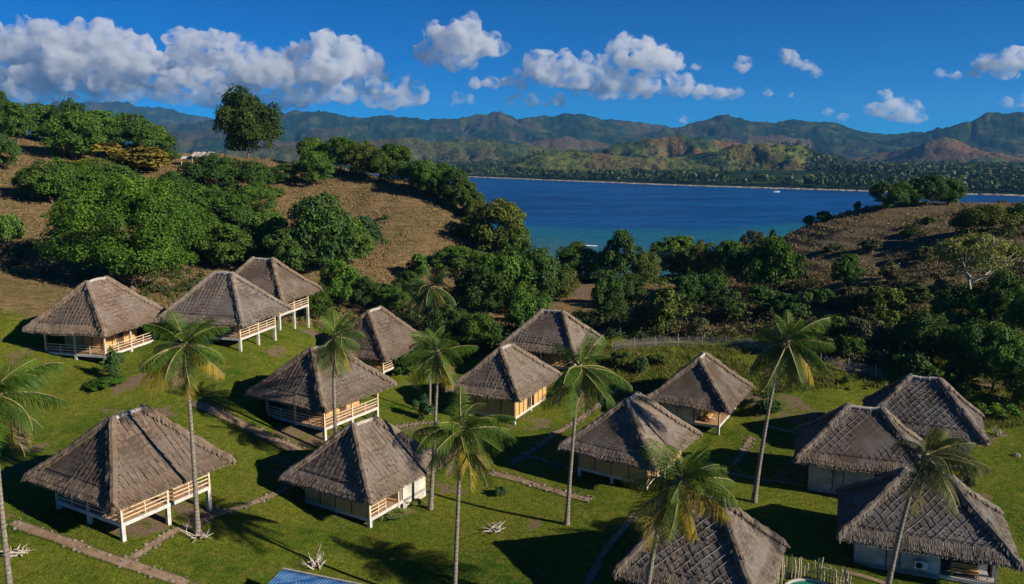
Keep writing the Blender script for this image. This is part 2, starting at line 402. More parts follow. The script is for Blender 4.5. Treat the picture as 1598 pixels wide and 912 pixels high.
    (50.5, 120.0, 5.23, 5.89, 'tree', 'bright', 'small bright green tree halfway up the right hill', 'scrub on the right hill', 0.05),
    (60.8, 164.0, 3.39, 2.29, 'shrub', 'mid', 'low bush on the left shoulder of the right hill', 'scrub on the right hill', 0),
    (63.2, 162.5, 3.78, 2.29, 'shrub', 'bright', 'small bright bush next to the shoulder bush', 'scrub on the right hill', 0),
    (54.0, 165.5, 1.5, 3.48, 'shrub', 'dark', 'single thin bush against the water on the right hill', 'scrub on the right hill', 0),
    (70.3, 163.5, 1.68, 2.27, 'shrub', 'mid', 'tiny tree sticking up left of the hilltop grove', 'scrub on the right hill', 0),
    (73.7, 158.5, 7.08, 5.66, 'tree', 'dark', 'first tree in the hilltop grove', 'scrub on the right hill', 0.05),
    (78.2, 159.5, 7.12, 5.41, 'tree', 'mid', 'second tree in the hilltop grove', 'scrub on the right hill', 0.05),
    (82.3, 159.5, 8.26, 6.55, 'tree', 'dark', 'tallest tree in the hilltop grove', 'scrub on the right hill', 0.05),
    (87.1, 160.5, 6.3, 5.44, 'tree', 'mid', 'last tree in the hilltop grove', 'scrub on the right hill', 0.05),
    (75.5, 145.0, 2.81, 1.47, 'shrub', 'dark', 'low bush in front of the hilltop grove', 'scrub on the right hill', 0),
    (78.0, 131.0, 11.32, 6.37, 'tree', 'olive', 'wide olive tree near the right edge of the hill', 'scrub on the right hill', 0.05),
    (84.0, 132.5, 5.95, 5.47, 'tree', 'mid', 'tree at the right edge on the hill crest', 'scrub on the right hill', 0.05),
    (76.2, 122.5, 4.78, 3.13, 'shrub', 'olive', 'olive bush at the right edge below the crest', 'scrub on the right hill', 0),
    (61.8, 137.0, 4.44, 2.27, 'shrub', 'grey', 'dry shrub on the upper right hill', 'scrub on the right hill', 0),
    (70.0, 140.5, 3.64, 1.79, 'shrub', 'dark', 'dark shrub high on the right hill', 'scrub on the right hill', 0),
    (65.9, 127.5, 4.98, 2.93, 'shrub', 'grey', 'grey shrub left of the pale tree', 'scrub on the right hill', 0),
    (56.9, 141.0, 4.21, 1.98, 'shrub', 'grey', 'dry shrub on the left face of the right hill', 'scrub on the right hill', 0),
    (57.2, 119.5, 4.68, 3.22, 'shrub', 'grey', 'grey olive shrub in the middle of the right hill', 'scrub on the right hill', 0),
    (44.7, 114.0, 4.49, 3.24, 'shrub', 'dark', 'dark shrub in the shaded lower left of the right hill', 'scrub on the right hill', 0),
    (47.9, 109.5, 5.6, 4.32, 'shrub', 'grey', 'greyish shrub low on the right hill', 'scrub on the right hill', 0),
    (49.9, 106.0, 6.4, 5.14, 'shrub', 'olive', 'olive shrub in the dense scrub', 'scrub on the right hill', 0),
    (55.9, 109.5, 4.75, 3.82, 'shrub', 'olive', 'olive shrub left of the white trunk', 'scrub on the right hill', 0),
    (60.2, 111.0, 4.37, 3.29, 'shrub', 'grey', 'grey shrub under the pale tree', 'scrub on the right hill', 0),
    (47.9, 97.0, 6.25, 5.09, 'shrub', 'olive', 'olive shrub low in the dense scrub', 'scrub on the right hill', 0),
    (44.4, 98.0, 5.41, 4.25, 'shrub', 'grey', 'greyish shrub just above the fence line', 'scrub on the right hill', 0),
    (41.3, 100.5, 4.62, 3.63, 'shrub', 'mid', 'green shrub beside the long leaning palm', 'scrub on the right hill', 0),
    (41.0, 94.5, 3.84, 3.08, 'shrub', 'bright', 'small bright shrub at the fence line', 'scrub on the right hill', 0),
    (50.8, 94.5, 6.63, 6.11, 'tree', 'dark', 'dark tree in the scrub above the far right hut', 'scrub on the right hill', 0.05),
    (52.4, 89.5, 6.97, 7.97, 'tree', 'dark', 'dark tall tree behind the far right hut', 'scrub on the right hill', 0.05),
    (58.0, 101.0, 7.41, 6.49, 'tree', 'mid', 'green tree below the pale tree', 'scrub on the right hill', 0.05),
    (62.0, 99.5, 7.3, 8.21, 'tree', 'bright', 'bright leafy tree at the right edge', 'scrub on the right hill', 0.05),
    (61.1, 93.5, 6.04, 8.63, 'tree', 'mid', 'tall green tree cut by the right edge', 'scrub on the right hill', 0.05),
    (54.8, 88.0, 6.87, 7.85, 'tree', 'mid', 'green tree at the right behind the lawn', 'scrub on the right hill', 0.05),
    (55.4, 84.0, 5.48, 5.95, 'tree', 'bright', 'bright tree at the right edge where the lawn starts', 'scrub on the right hill', 0.05),
    (46.3, 90.0, 5.84, 4.1, 'shrub', 'dark', 'dark shrub at the edge of the grass slope', 'scrub on the right hill', 0),
    (51.3, 83.0, 3.88, 1.68, 'shrub', 'lime', 'low bright bush along the lawn edge at the right', 'scrub on the right hill', 0),
    (53.4, 82.5, 3.55, 1.51, 'shrub', 'lime', 'low bright hedge bush at the right edge of the lawn', 'scrub on the right hill', 0),
    (48.2, 87.5, 4.07, 3.2, 'shrub', 'mid', 'shrub peeking over the far right roof', 'scrub on the right hill', 0),
    (39.3, 109.0, 5.98, 4.51, 'shrub', 'dark', 'dark shrub behind the long leaning palm', 'scrub on the right hill', 0),
    (36.7, 115.0, 6.3, 4.54, 'shrub', 'dark', 'dark shrub in the hollow under the bright tree', 'scrub on the right hill', 0),
    (31.5, 113.0, 6.2, 4.47, 'shrub', 'dark', 'dark shrub in the shaded hollow right of the tall bush', 'scrub on the right hill', 0),
    (34.7, 99.0, 5.47, 3.22, 'shrub', 'grey', 'grey shrub along the fence behind the palm', 'scrub on the right hill', 0),
    (37.5, 95.5, 4.41, 2.94, 'shrub', 'olive', 'olive shrub on the grass at the fence', 'scrub on the right hill', 0),
    (63.0, 108.5, 10.42, 10.42, 'thin', 'pale', 'airy pale-leaved tree with forked white trunk on the right hill', 'scrub on the right hill', 0.42),
    (-40.5, 79.0, 2.22, 3.66, 'upright', 'blue', 'dark leafy bush growing against the far left hut', 'plants on the lawn', 0),
    (-40.2, 76.5, 4.26, 1.26, 'shrub', 'bright', 'low bright plants at the foot of the leafy bush', 'plants on the lawn', 0),
    (-9.4, 81.0, 2.44, 2.98, 'upright', 'blue', 'bluish leafy bush beside the twin palm trunks', 'plants on the lawn', 0),
    (-13.0, 98.5, 5.47, 3.94, 'shrub', 'dark', 'dark shrub under the railing of the hut behind', 'plants on the lawn', 0),
    (15.6, 94.0, 2.61, 2.39, 'shrub', 'blue', 'small dark green bush on the grass behind the huts', 'plants on the lawn', 0),
    (13.6, 95.5, 3.53, 2.25, 'shrub', 'olive', 'low yellowish green bush beside the small dark one', 'plants on the lawn', 0),
    (18.0, 96.5, 3.57, 1.58, 'shrub', 'olive', 'low olive bush on the rough grass', 'plants on the lawn', 0),
    (28.1, 85.0, 4.6, 1.87, 'shrub', 'dark', 'low spiky dark plant beside the leaning palm trunk', 'plants on the lawn', 0),
    (38.4, 89.0, 1.32, 1.14, 'shrub', 'dark', 'tiny dark tuft on the rough grass slope', 'plants on the lawn', 0),
    (-1.0, 64.5, 1.47, 0.96, 'shrub', 'blue', 'small flowering bush on the lawn by the dirt path', 'plants on the lawn', 0),
    (-9.6, 60.0, 2.52, 0.79, 'shrub', 'pale', 'low white-flowered bed along the front hut wall', 'plants on the lawn', 0),
    (-8.4, 62.0, 2.01, 0.7, 'shrub', 'pale', 'white-flowered clump under the white wall', 'plants on the lawn', 0),
    (4.5, 88.5, 0.99, 0.65, 'shrub', 'blue', 'small plant by the corner of the woven hut', 'plants on the lawn', 0),
    (39.6, 66.5, 2.53, 2.11, 'shrub', 'grey', 'grey-green bush behind the roof under the leaning palm', 'plants on the lawn', 0),
]
PALMS = [
    ((-22.11, 52.60, 0.45), (-22.03, 52.60, 7.34), (-22.07, 52.60, 13.74), 4.1, 26, 0.0, 0.2, 'g', 'slender palm rising in front of the two left stilt huts'),
    ((-15.89, 69.00, -0.15), (-15.90, 69.00, 6.61), (-15.63, 69.00, 10.54), 4.1, 22, 0.3, 0.3, 'g', 'slim palm whose trunk crosses the middle of a thatched roof'),
    ((-11.46, 113.50, 0.33), (-11.56, 113.50, 4.95), (-11.61, 113.50, 7.58), 5.2, 22, 0.0, 0, 'd', 'dark far palm at the foot of the brown slope'),
    ((-9.00, 83.00, -0.84), (-8.80, 83.00, 2.47), (-8.81, 83.00, 6.15), 3.9, 18, 0.0, 0.2, 'g', 'left one of the twin palms, with the thinner shorter trunk'),
    ((-6.71, 61.60, -1.80), (-6.18, 61.60, 5.59), (-5.89, 61.60, 10.90), 3.5, 22, 0.3, 0.2, 'g', 'right one of the twin palms, its base by the white hut wall'),
    ((-3.73, 47.01, -1.85), (-3.51, 47.01, 2.65), (-3.15, 47.01, 9.76), 3.9, 28, 0.0, 0.2, 'y', 'palm with drooping yellow fronds in the front middle'),
    ((4.29, 59.00, -1.86), (4.66, 59.00, 4.43), (5.12, 59.00, 10.42), 4.6, 24, 0.0, 0.35, 'g', 'tall palm with long hanging fronds between the middle huts'),
    ((20.38, 63.50, -2.07), (21.32, 63.50, 7.14), (22.28, 63.50, 11.48), 4.6, 24, 0.2, 0.45, 'g', 'tall palm with a curved trunk leaning right on the open grass'),
    ((7.75, 44.20, -2.02), (8.59, 44.20, 5.12), (9.41, 44.20, 7.72), 4.4, 30, 0.3, 0.4, 'y', 'palm with yellow fronds standing over the roof at the bottom edge'),
    ((24.56, 48.54, -2.23), (25.38, 48.54, 4.08), (26.24, 48.54, 7.48), 4.0, 26, 0.0, 0.75, 'o', 'wind-blown leaning palm in front of the right foreground roof'),
    ((-29.43, 43.29, 1.01), (-29.39, 43.29, 6.95), (-29.21, 43.29, 13.16), 4.7, 24, 0.2, 0.25, 'g', 'palm cut by the left edge with arching yellow-green fronds'),
]
PATHS = [
    ('dirt_path', 1.3, 1, [(-34.23, 51.50), (-32.00, 50.50), (-29.32, 49.50), (-27.12, 48.50), (-25.04, 48.00), (-22.98, 47.50), (-20.27, 46.83)]),
    ('stone_path', 0.9, 2, [(-25.04, 48.00), (-24.46, 49.50), (-23.96, 52.00), (-22.78, 54.50), (-21.65, 56.50), (-20.27, 58.50), (-19.23, 60.50), (-18.24, 62.50)]),
    ('dirt_path', 1.7, 1, [(-30.94, 74.50), (-28.45, 73.50), (-25.71, 72.00), (-22.99, 70.50), (-20.67, 69.50), (-18.97, 68.50)]),
    ('dirt_path', 1.3, 1, [(-1.98, 69.00), (0.06, 68.00), (2.86, 66.00), (5.22, 64.00), (6.92, 63.00)]),
    ('stone_path', 1.0, 2, [(-0.06, 71.00), (1.94, 74.50), (4.37, 79.00), (6.92, 82.00), (9.79, 86.50), (12.46, 90.50)]),
    ('stone_path', 0.8, 2, [(5.04, 50.09), (6.28, 53.50), (7.72, 56.50), (9.13, 59.00), (10.20, 61.00)]),
    ('worn_path', 0.9, 0, [(19.61, 70.50), (22.26, 69.00), (25.13, 68.00), (28.86, 66.50)]),
    ('stone_path', 1.0, 2, [(21.17, 72.50), (23.09, 76.00), (25.07, 79.50)]),
    ('worn_path', 0.8, 0, [(27.01, 81.50), (29.72, 79.50)]),
    ('worn_path', 0.8, 0, [(23.29, 52.50), (25.03, 51.50), (26.87, 49.79)]),
    ('stone_path', 0.7, 2, [(0.99, 73.50), (3.10, 72.00), (6.23, 69.50)]),
    ('worn_path', 0.7, 0, [(-44.42, 83.00), (-48.07, 83.50), (-52.11, 83.50)]),
    ('stone_path', 0.7, 2, [(-12.75, 76.50), (-10.51, 79.00), (-7.38, 81.00)]),
]
FENCE_LINE = [(12.83, 100.00), (16.69, 101.00), (21.14, 102.50), (26.07, 102.00), (30.10, 100.00), (33.23, 97.00), (35.76, 94.00), (38.85, 92.00), (41.25, 90.50), (43.95, 89.00)]
POND = (19.97, 49.41)
PILES = [(-13.31, 51.00), (-1.44, 58.00), (-22.15, 53.50), (-31.51, 47.50), (50.16, 78.50)]
ROCK = (49.11, 74.00)
BLUE = [(-14.59, 47.17, 0.90), (-8.64, 45.03, 0.90)]
SHELTER = (-68.69, 179.50)
BARE = [(-26.3, 53.5, 4.2), (-24.1, 55.5, 3.5), (-39.0, 78.0, 3.6), (-32.5, 71.5, 2.5), (-19.3, 72.0, 4), (-15.5, 74.5, 3.5), (-9.3, 61.0, 2.2), (2.8, 81.5, 2.4), (-25.3, 103.0, 3.5), (-27.3, 90.0, 3), (16.2, 73.5, 2), (9.7, 139.5, 8), (11.7, 136.0, 7), (13.4, 108.0, 4), (41.3, 94.5, 5), (-39.2, 96.0, 4), (20.9, 70.5, 1.2), (-39.5, 63.5, 1.5), (-30.6, 80.5, 2), (-12.5, 95.0, 2), (-20.2, 102.5, 3)]
HUTS = [
    # x, y, eave z, yaw, L, W, ridge, H, deck, variant, patterns, label
    (-45.4, 86.5, 8.3, 76.5, 10.3, 9.8, 2.8, 4.6, 1.2, 'open', {'left': 'seam', 'front': 'seam'}, 'thatched stilt hut at the far left, standing below the biggest bright green tree'),
    (-33.3, 91.3, 8.3, -14.4, 10.7, 9.7, 2.2, 4.6, 1.5, 'tall', {'front': 'seam', 'right': 'seam'}, 'thatched stilt hut half covered by a palm, overlapping the rearmost hut behind it'),
    (-32.4, 103.3, 8.6, -14.5, 10.8, 9.7, 2.7, 4.4, 2.0, 'tall', {'front': 'seam'}, 'rearmost thatched hut on tall stilts, peeking out behind another roof'),
    (-18.8, 76.7, 3.7, 58.6, 9.9, 10.0, 2.3, 4.1, 1.25, 'open', {'left': 'seam', 'front': 'seam'}, 'thatched stilt hut with a slim palm trunk crossing the middle of its roof'),
    (-17.5, 100.0, 2.3, 65.0, 10.3, 9.9, 2.7, 4.6, 1.1, 'open', {'left': 'seam', 'front': 'seam'}, 'thatched hut with railed deck directly behind the palm-crossed hut'),
    (-27.6, 55.2, 4.1, 59.9, 9.5, 9.8, 2.4, 4.1, 1.3, 'open', {'left': 'seam', 'front': 'seam'}, 'large thatched stilt hut in the front left with a long railed deck'),
    (-12.1, 62.6, 1.0, 58.8, 9.3, 9.2, 2.4, 4.0, .75, 'corner', {'left': 'seam', 'front': 'seam'}, 'thatched hut with palm shadows over its roof and a white wall at the right corner'),
    (-.7, 86.4, 1.5, 63.7, 10.6, 8.6, 2.6, 3.9, .8, 'woven', {'left': 'seam', 'front': 'seam'}, 'thatched hut with sunlit yellow bamboo walls and a dark doorway'),
    (5.1, 98.6, 3.1, -26.9, 9.7, 9.2, 2.7, 3.9, .9, 'open', {'front': 'seam'}, 'thatched hut in the middle at the back, against the dark trees'),
    (10.9, 69.8, .8, 56.2, 10.0, 9.0, 2.2, 4.0, .8, 'woven', {'left': 'rows'}, 'thatched hut with woven bamboo walls in shade, its roof shaggy and banded'),
    (20.8, 85.3, .6, 61.5, 10.4, 8.7, 2.3, 4.0, 1.0, 'veranda', {'left': 'rows'}, 'thatched hut with a white end wall and an orange-floored corner veranda'),
    (12.7, 49.6, .0, -27.0, 9.0, 9.0, 1.9, 4.4, .8, 'white', {'front': 'diamond'}, 'thatched roof cut by the bottom edge, next to the stake fence'),
    (40.1, 75.2, .9, -26.9, 10.4, 8.6, 2.4, 4.2, .3, 'white', {'front': 'diamond'}, 'thatched hut at the far right back, partly hidden by another roof'),
    (31.2, 68.0, .4, -21.0, 10.8, 8.3, 2.6, 4.0, .3, 'white', {'front': 'diamond'}, 'thatched white-walled hut in the right middle, standing between two other roofs'),
    (30.1, 55.0, -.2, -22.0, 11.2, 8.4, 2.6, 3.9, .3, 'white', {'front': 'diamond', 'sit': True}, 'thatched white-walled hut in the right foreground under a leaning palm'),
]

def near_corner(patt): return (-1, -1) if 'left' in patt else (1, -1)
def floor_z(x, y, yaw, L, W, deck, patt, ins=1.2):
    """floor level: the deck height above the ground at the corner nearest the lawn path"""
    sx, sy = near_corner(patt); ct, st = math.cos(R(yaw)), math.sin(R(yaw))
    lx, ly = sx * (L / 2 - ins), sy * (W / 2 - ins)
    k = (round(x, 2), round(y, 2))
    if k not in _FL: _FL[k] = gz(x + ct * lx - st * ly, y + st * lx + ct * ly) + deck
    return _FL[k]
_FL = {}
_p = [(h[0], h[1], floor_z(h[0], h[1], h[3], h[4], h[5], h[8], h[10])) for h in HUTS]
PADS += _p
# ---------------------------------------------------------------- mesh helpers
def mesh_obj(name, verts, faces, mat=None, parent=None, smooth_=False, attrs=None, coll=C, mats=None, mat_idx=None):
    me = bpy.data.meshes.new(name)
    V = np.asarray(verts, np.float32).reshape(-1, 3)
    if isinstance(faces, np.ndarray):
        nf, k = faces.shape
        me.vertices.add(len(V)); me.vertices.foreach_set('co', V.ravel())
        me.loops.add(nf * k); me.loops.foreach_set('vertex_index', faces.astype(np.int32).ravel())
        me.polygons.add(nf)
        me.polygons.foreach_set('loop_start', np.arange(0, nf * k, k, dtype=np.int32))
        try: me.polygons.foreach_set('loop_total', np.full(nf, k, np.int32))
        except Exception: pass
        me.update(calc_edges=True)
    else:
        me.from_pydata([tuple(v) for v in V], [], faces); me.update()
    for m in (mats or ([mat] if mat else [])): me.materials.append(m)
    if mat_idx is not None: me.polygons.foreach_set('material_index', np.asarray(mat_idx, np.int32))
    me.polygons.foreach_set('use_smooth', np.full(len(me.polygons), bool(smooth_)))
    for k, v in (attrs or {}).items():
        a = me.attributes.new(k, 'FLOAT', 'POINT'); a.data.foreach_set('value', np.asarray(v, np.float32).ravel())
    o = bpy.data.objects.new(name, me); coll.objects.link(o)
    if parent is not None: o.parent = parent
    return o

def thing(name, label, cat, loc=(0, 0, 0), rz=0, group=None):
    o = bpy.data.objects.new(name, None); C.objects.link(o)
    o.location = loc; o.rotation_euler = (0, 0, rz); o.empty_display_size = .3
    o['label'] = label; o['category'] = cat
    if group: o['group'] = group
    return o

def structure(o): o['kind'] = 'structure'; return o

def grid_faces(nu, nv):
    i = np.arange(nu - 1)[:, None] * nv + np.arange(nv - 1)[None]
    i = i.ravel()
    return np.stack([i, i + nv, i + nv + 1, i + 1], 1)

class MB:
    """collects boxes, tubes and quads, then links them as one mesh object"""
    def __init__(s): s.v, s.f, s.t, s.mi, s.n = [], [], [], [], 0
    def add(s, v, f, tone=.5, mi=0):
        v = [tuple(p) for p in v]
        s.v += v; s.f += [[i + s.n for i in q] for q in f]; s.t += [tone] * len(v); s.mi += [mi] * len(f); s.n += len(v)
    def box(s, c, size, rz=0, tilt=None, tone=.5, mi=0):
        x, y, z = (k / 2 for k in size)
        P = [Vector((a * x, b * y, d * z)) for d in (-1, 1) for b in (-1, 1) for a in (-1, 1)]
        m = Matrix.Rotation(rz, 3, 'Z')
        if tilt is not None: m = m @ tilt
        P = [m @ p + Vector(c) for p in P]
        s.add(P, [(0, 2, 3, 1), (4, 5, 7, 6), (0, 1, 5, 4), (2, 6, 7, 3), (0, 4, 6, 2), (1, 3, 7, 5)], tone, mi)
    def bar(s, a, b, w, h=None, tone=.5, mi=0):
        a, b = Vector(a), Vector(b); h = h or w
        d = (b - a); L = d.length; d.normalize()
        up = Vector((0, 0, 1)) if abs(d.z) < .95 else Vector((0, 1, 0))
        x = d.cross(up).normalized(); y = x.cross(d).normalized()
        P = [a + x * (i * w / 2) + y * (j * h / 2) + d * k for k in (0, L) for j in (-1, 1) for i in (-1, 1)]
        s.add(P, [(0, 1, 3, 2), (4, 6, 7, 5), (0, 4, 5, 1), (2, 3, 7, 6), (0, 2, 6, 4), (1, 5, 7, 3)], tone, mi)
    def tube(s, pts, rad, n=8, tone=.5, mi=0, cap=True):
        pts = [Vector(p) for p in pts]
        rad = rad if hasattr(rad, '__len__') else [rad] * len(pts)
        vs, fs = [], []
        for i, p in enumerate(pts):
            d = (pts[min(i + 1, len(pts) - 1)] - pts[max(i - 1, 0)]).normalized()
            up = Vector((0, 0, 1)) if abs(d.z) < .9 else Vector((1, 0, 0))
            x = d.cross(up).normalized(); y = x.cross(d)
            for k in range(n):
                a = 2 * math.pi * k / n
                vs.append(p + (x * math.cos(a) + y * math.sin(a)) * rad[i])
        for i in range(len(pts) - 1):
            for k in range(n):
                fs.append((i * n + k, i * n + (k + 1) % n, (i + 1) * n + (k + 1) % n, (i + 1) * n + k))
        if cap:
            fs.append(tuple(range(n - 1, -1, -1))); fs.append(tuple(range((len(pts) - 1) * n, len(pts) * n)))
        s.add(vs, fs, tone, mi)
    def build(s, name, mat, parent=None, smooth_=False, mats=None):
        return mesh_obj(name, s.v, s.f, mat, parent, smooth_, {'tone': s.t}, mats=mats, mat_idx=s.mi if mats else None)

# ---------------------------------------------------------------- near ground
def mat_ground():
    t = NT('grass_and_dry_earth')
    P = t.pos()
    dry = t.attr('dry').outputs['Fac']; bare = t.attr('bare').outputs['Fac']
    n1 = t.noise(.11, 4, .6, P); n2 = t.noise(.9, 5, .65, P); n3 = t.noise(7, 4, .7, P)
    g = t.mix(t.ramp(n1, [(.34, 0), (.56, 1)]), (.046, .112, .008), (.145, .182, .017))
    g = t.mix(t.ramp(n2, [(.44, 0), (.70, .75)]), g, (.21, .19, .034))
    n4 = t.noise(2.6, 4, .7, P)
    g = t.mix(1.0, g, t.ramp(n4, [(.32, .62), (.68, 1.35)]), 'MULTIPLY')
    g = t.mix(1.0, g, t.ramp(n3, [(.3, .65), (.7, 1.3)]), 'MULTIPLY')
    P2 = t.pos((.25, 1.0, 3.0))
    d1 = t.noise(1.2, 5, .7, P2); d2 = t.noise(.08, 4, .6, P)
    d = t.mix(t.ramp(d1, [(.35, 0), (.65, 1)]), (.150, .102, .048), (.375, .268, .132))
    d = t.mix(t.ramp(d2, [(.42, 0), (.66, .75)]), d, (.19, .155, .062))
    d = t.mix(1.0, d, t.ramp(n3, [(.3, .7), (.7, 1.25)]), 'MULTIPLY')
    sx = t.new('ShaderNodeSeparateXYZ'); t.link(P, sx.inputs[0])
    gr = t.ramp(t.math('MULTIPLY', sx.outputs['X'], .01), [(.36, 0), (.52, .7)])
    d = t.mix(gr, d, t.mix(t.ramp(n2, [(.35, 0), (.65, 1)]), (.085, .078, .055), (.19, .17, .115)))
    f = t.math('ADD', dry, t.math('MULTIPLY', t.math('SUBTRACT', n2, .5), .9))
    f = t.ramp(f, [(.38, 0), (.62, 1)])
    col = t.mix(f, g, d)
    fb = t.math('ADD', bare, t.math('MULTIPLY', t.math('SUBTRACT', n2, .5), 1.3))
    e = t.mix(t.ramp(n3, [(.3, 0), (.7, 1)]), (.15, .105, .07), (.29, .21, .14))
    col = t.mix(t.ramp(fb, [(.42, 0), (.6, 1)]), col, e)
    h = t.math('ADD', n3, t.math('MULTIPLY', d1, t.math('MULTIPLY', dry, 4.0)))
    return t.finish(col, .95, .05, t.bump(h, 1.0, .32))

def seg_dist(x, y, pl):
    d = np.full(np.shape(x), 1e9)
    for (x0, y0), (x1, y1) in zip(pl[:-1], pl[1:]):
        dx, dy = x1 - x0, y1 - y0
        t = np.clip(((x - x0) * dx + (y - y0) * dy) / (dx * dx + dy * dy), 0, 1)
        d = np.minimum(d, np.hypot(x - x0 - t * dx, y - y0 - t * dy))
    return d

xs = np.concatenate([np.arange(-260, -70, 2.0), np.arange(-70, 75, .7), np.arange(75, 261, 2.0)])
ys = np.concatenate([np.arange(-30, 34, 2.5), np.arange(34, 110, .7), np.arange(110, 290, 1.25)])
gx, gy = np.meshgrid(xs, ys, indexing='ij')
gzz = ground(gx, gy)
# dry ground: the cattle hill left, the scrub hill right, the shore saddle
dry = np.clip(smooth(100, 112, gy + 6 * (fbm(gx / 15, gy / 15, 3, 3) - .5) + 14 * smooth(-30, -50, gx) - 4 * smooth(10, 40, gx)), 0, 1)
dry = np.maximum(dry, .65 * smooth(54, 72, gx) * smooth(82, 92, gy))
dry = np.maximum(dry, .8 * smooth(-58, -74, gx))
bare = np.zeros_like(gx)
for hx, hy, rr in BARE:
    bare = np.maximum(bare, .62 * smooth(rr * 1.25, rr * .2, np.hypot(gx - hx, gy - hy) + 1.6 * (fbm(gx / 1.7, gy / 1.7, 3, 13) - .5) * rr * .6))
bare = np.maximum(bare, .52 * smooth(.60, .74, fbm(gx / 6.5, gy / 6.5, 4, 61)) * smooth(112, 100, gy))
me = mesh_obj('ground', np.stack([gx, gy, gzz], -1), grid_faces(len(xs), len(ys)), mat_ground(), None, True, {'dry': dry, 'bare': bare})
structure(me)

# ---------------------------------------------------------------- sea
def mat_sea():
    t = NT('sea_water')
    P = t.pos()
    reef = t.attr('reef').outputs['Fac']
    n = t.noise(.012, 4, .6, t.pos((1, .35, 1)))
    f = t.math('ADD', reef, t.math('MULTIPLY', t.math('SUBTRACT', n, .5), .55))
    deep = t.mix(t.ramp(t.noise(.03, 6, .75, t.pos((.3, 1.6, 1))), [(.38, 0), (.62, 1)]), (.002, .034, .125), (.006, .090, .285))
    col = t.mix(t.ramp(f, [(.40, 0), (.58, 1)]), deep, (.012, .125, .19))
    col = t.mix(t.ramp(f, [(.66, 0), (.85, 1)]), col, (.05, .13, .13))
    w = t.math('ADD', t.noise(.35, 4, .65, t.pos((1, 2.2, 1))), t.math('MULTIPLY', t.noise(.07, 3, .6, t.pos((.6, 2, 1))), 2.0))
    return t.finish(col, .4, .18, t.bump(w, .9, 1.4))
sx = np.concatenate([np.linspace(-9000, -900, 10), np.linspace(-800, 1100, 90), np.linspace(1300, 9000, 10)])
sy = np.concatenate([np.linspace(100, 1600, 120), np.linspace(1700, 9000, 10)])
ax, ay = np.meshgrid(sx, sy, indexing='ij')
d_near = seg_dist(ax, ay, [(-60, 230), (0, 205), (40, 185), (70, 195), (130, 225), (260, 240)])
reef = .75 * smooth(330, 90, d_near + 0 * ax)
reef = np.maximum(reef, .0)
structure(mesh_obj('sea', np.stack([ax, ay, np.full_like(ax, SEA_Z)], -1), grid_faces(len(sx), len(sy)), mat_sea(), None, True, {'reef': reef}))

# ---------------------------------------------------------------- far shore and mountains
COAST = [(-1500, 2400), (-420, 1560), (-79, 1250), (60, 1070), (200, 900), (345, 772), (441, 690), (620, 600), (900, 520), (1600, 380)]
def coast_signed(x, y):
    d = seg_dist(x, y, COAST)
    cy_ = np.interp(x, [p[0] for p in COAST], [p[1] for p in COAST])
    return np.where(y > cy_, d, -d)

def profile(uv, d):
    """skyline seen as bearings (photo columns) and heights at distance d, turned into world x and z"""
    return np.array([((u - 799) / 1250 * d, CAM_H + (238 - v) / 1250 * d) for u, v in uv])

RANGES = [
    # (distance, half width toward us, table, bare-soil share)
    (7000, 1500, [(-700, 170), (-300, 150), (0, 150), (60, 165), (130, 160), (165, 162), (205, 156), (240, 164), (275, 171), (310, 180), (380, 196), (430, 210), (520, 230), (700, 240), (900, 250), (2200, 250)], .12),
    (4700, 1500, [(-900, 190), (-300, 200), (200, 200), (330, 190), (400, 182), (440, 178), (500, 174), (540, 181), (580, 184), (610, 181), (660, 187), (700, 188), (740, 181), (780, 177), (810, 187), (850, 181), (900, 179), (940, 188), (980, 190), (1020, 196), (1060, 207), (1150, 215), (1300, 225), (1500, 240), (2400, 240)], .12),
    (4250, 500, [(-600, 210), (100, 207), (330, 204), (430, 197), (480, 205), (540, 197), (600, 208), (650, 200), (720, 210), (790, 199), (840, 208), (900, 201), (950, 209), (1040, 218), (1300, 235), (2400, 245)], .15),
    (3600, 420, [(-600, 222), (100, 220), (400, 214), (470, 222), (530, 211), (590, 222), (640, 212), (700, 224), (760, 212), (820, 222), (880, 213), (960, 226), (1040, 222), (1090, 210), (1140, 219), (1190, 208), (1250, 218), (1310, 224), (1380, 230), (2400, 245)], .22),
    (4100, 1200, [(500, 250), (800, 235), (960, 215), (1045, 201), (1085, 191), (1120, 178), (1150, 187), (1190, 193), (1240, 189), (1290, 193), (1330, 206), (1380, 211), (1420, 206), (1480, 214), (1600, 222), (2400, 235)], .08),
    (3300, 900, [(1100, 255), (1300, 242), (1400, 216), (1440, 205), (1490, 189), (1530, 179), (1598, 174), (1700, 168), (1850, 180), (2100, 172), (2500, 190)], .10),
    (2500, 500, [(300, 240), (500, 226), (620, 214), (680, 220), (720, 216), (790, 222), (840, 228), (900, 238), (1000, 250), (1300, 262), (1370, 256), (1410, 236), (1440, 222), (1462, 214), (1480, 217), (1500, 232), (1535, 242), (1570, 258), (1620, 236), (1700, 225), (2000, 240)], .42),
    (1900, 330, [(300, 262), (700, 258), (880, 250), (930, 240), (985, 220), (1030, 214), (1060, 211), (1090, 217), (1150, 224), (1200, 240), (1300, 258), (2000, 262)], .52),
    (1480, 230, [(400, 268), (620, 262), (700, 262), (780, 256), (815, 243), (850, 236), (890, 234), (940, 240), (990, 246), (1060, 244), (1110, 236), (1150, 226), (1195, 221), (1235, 228), (1280, 247), (1330, 258), (1385, 270), (1450, 276), (2000, 274)], .20),
]
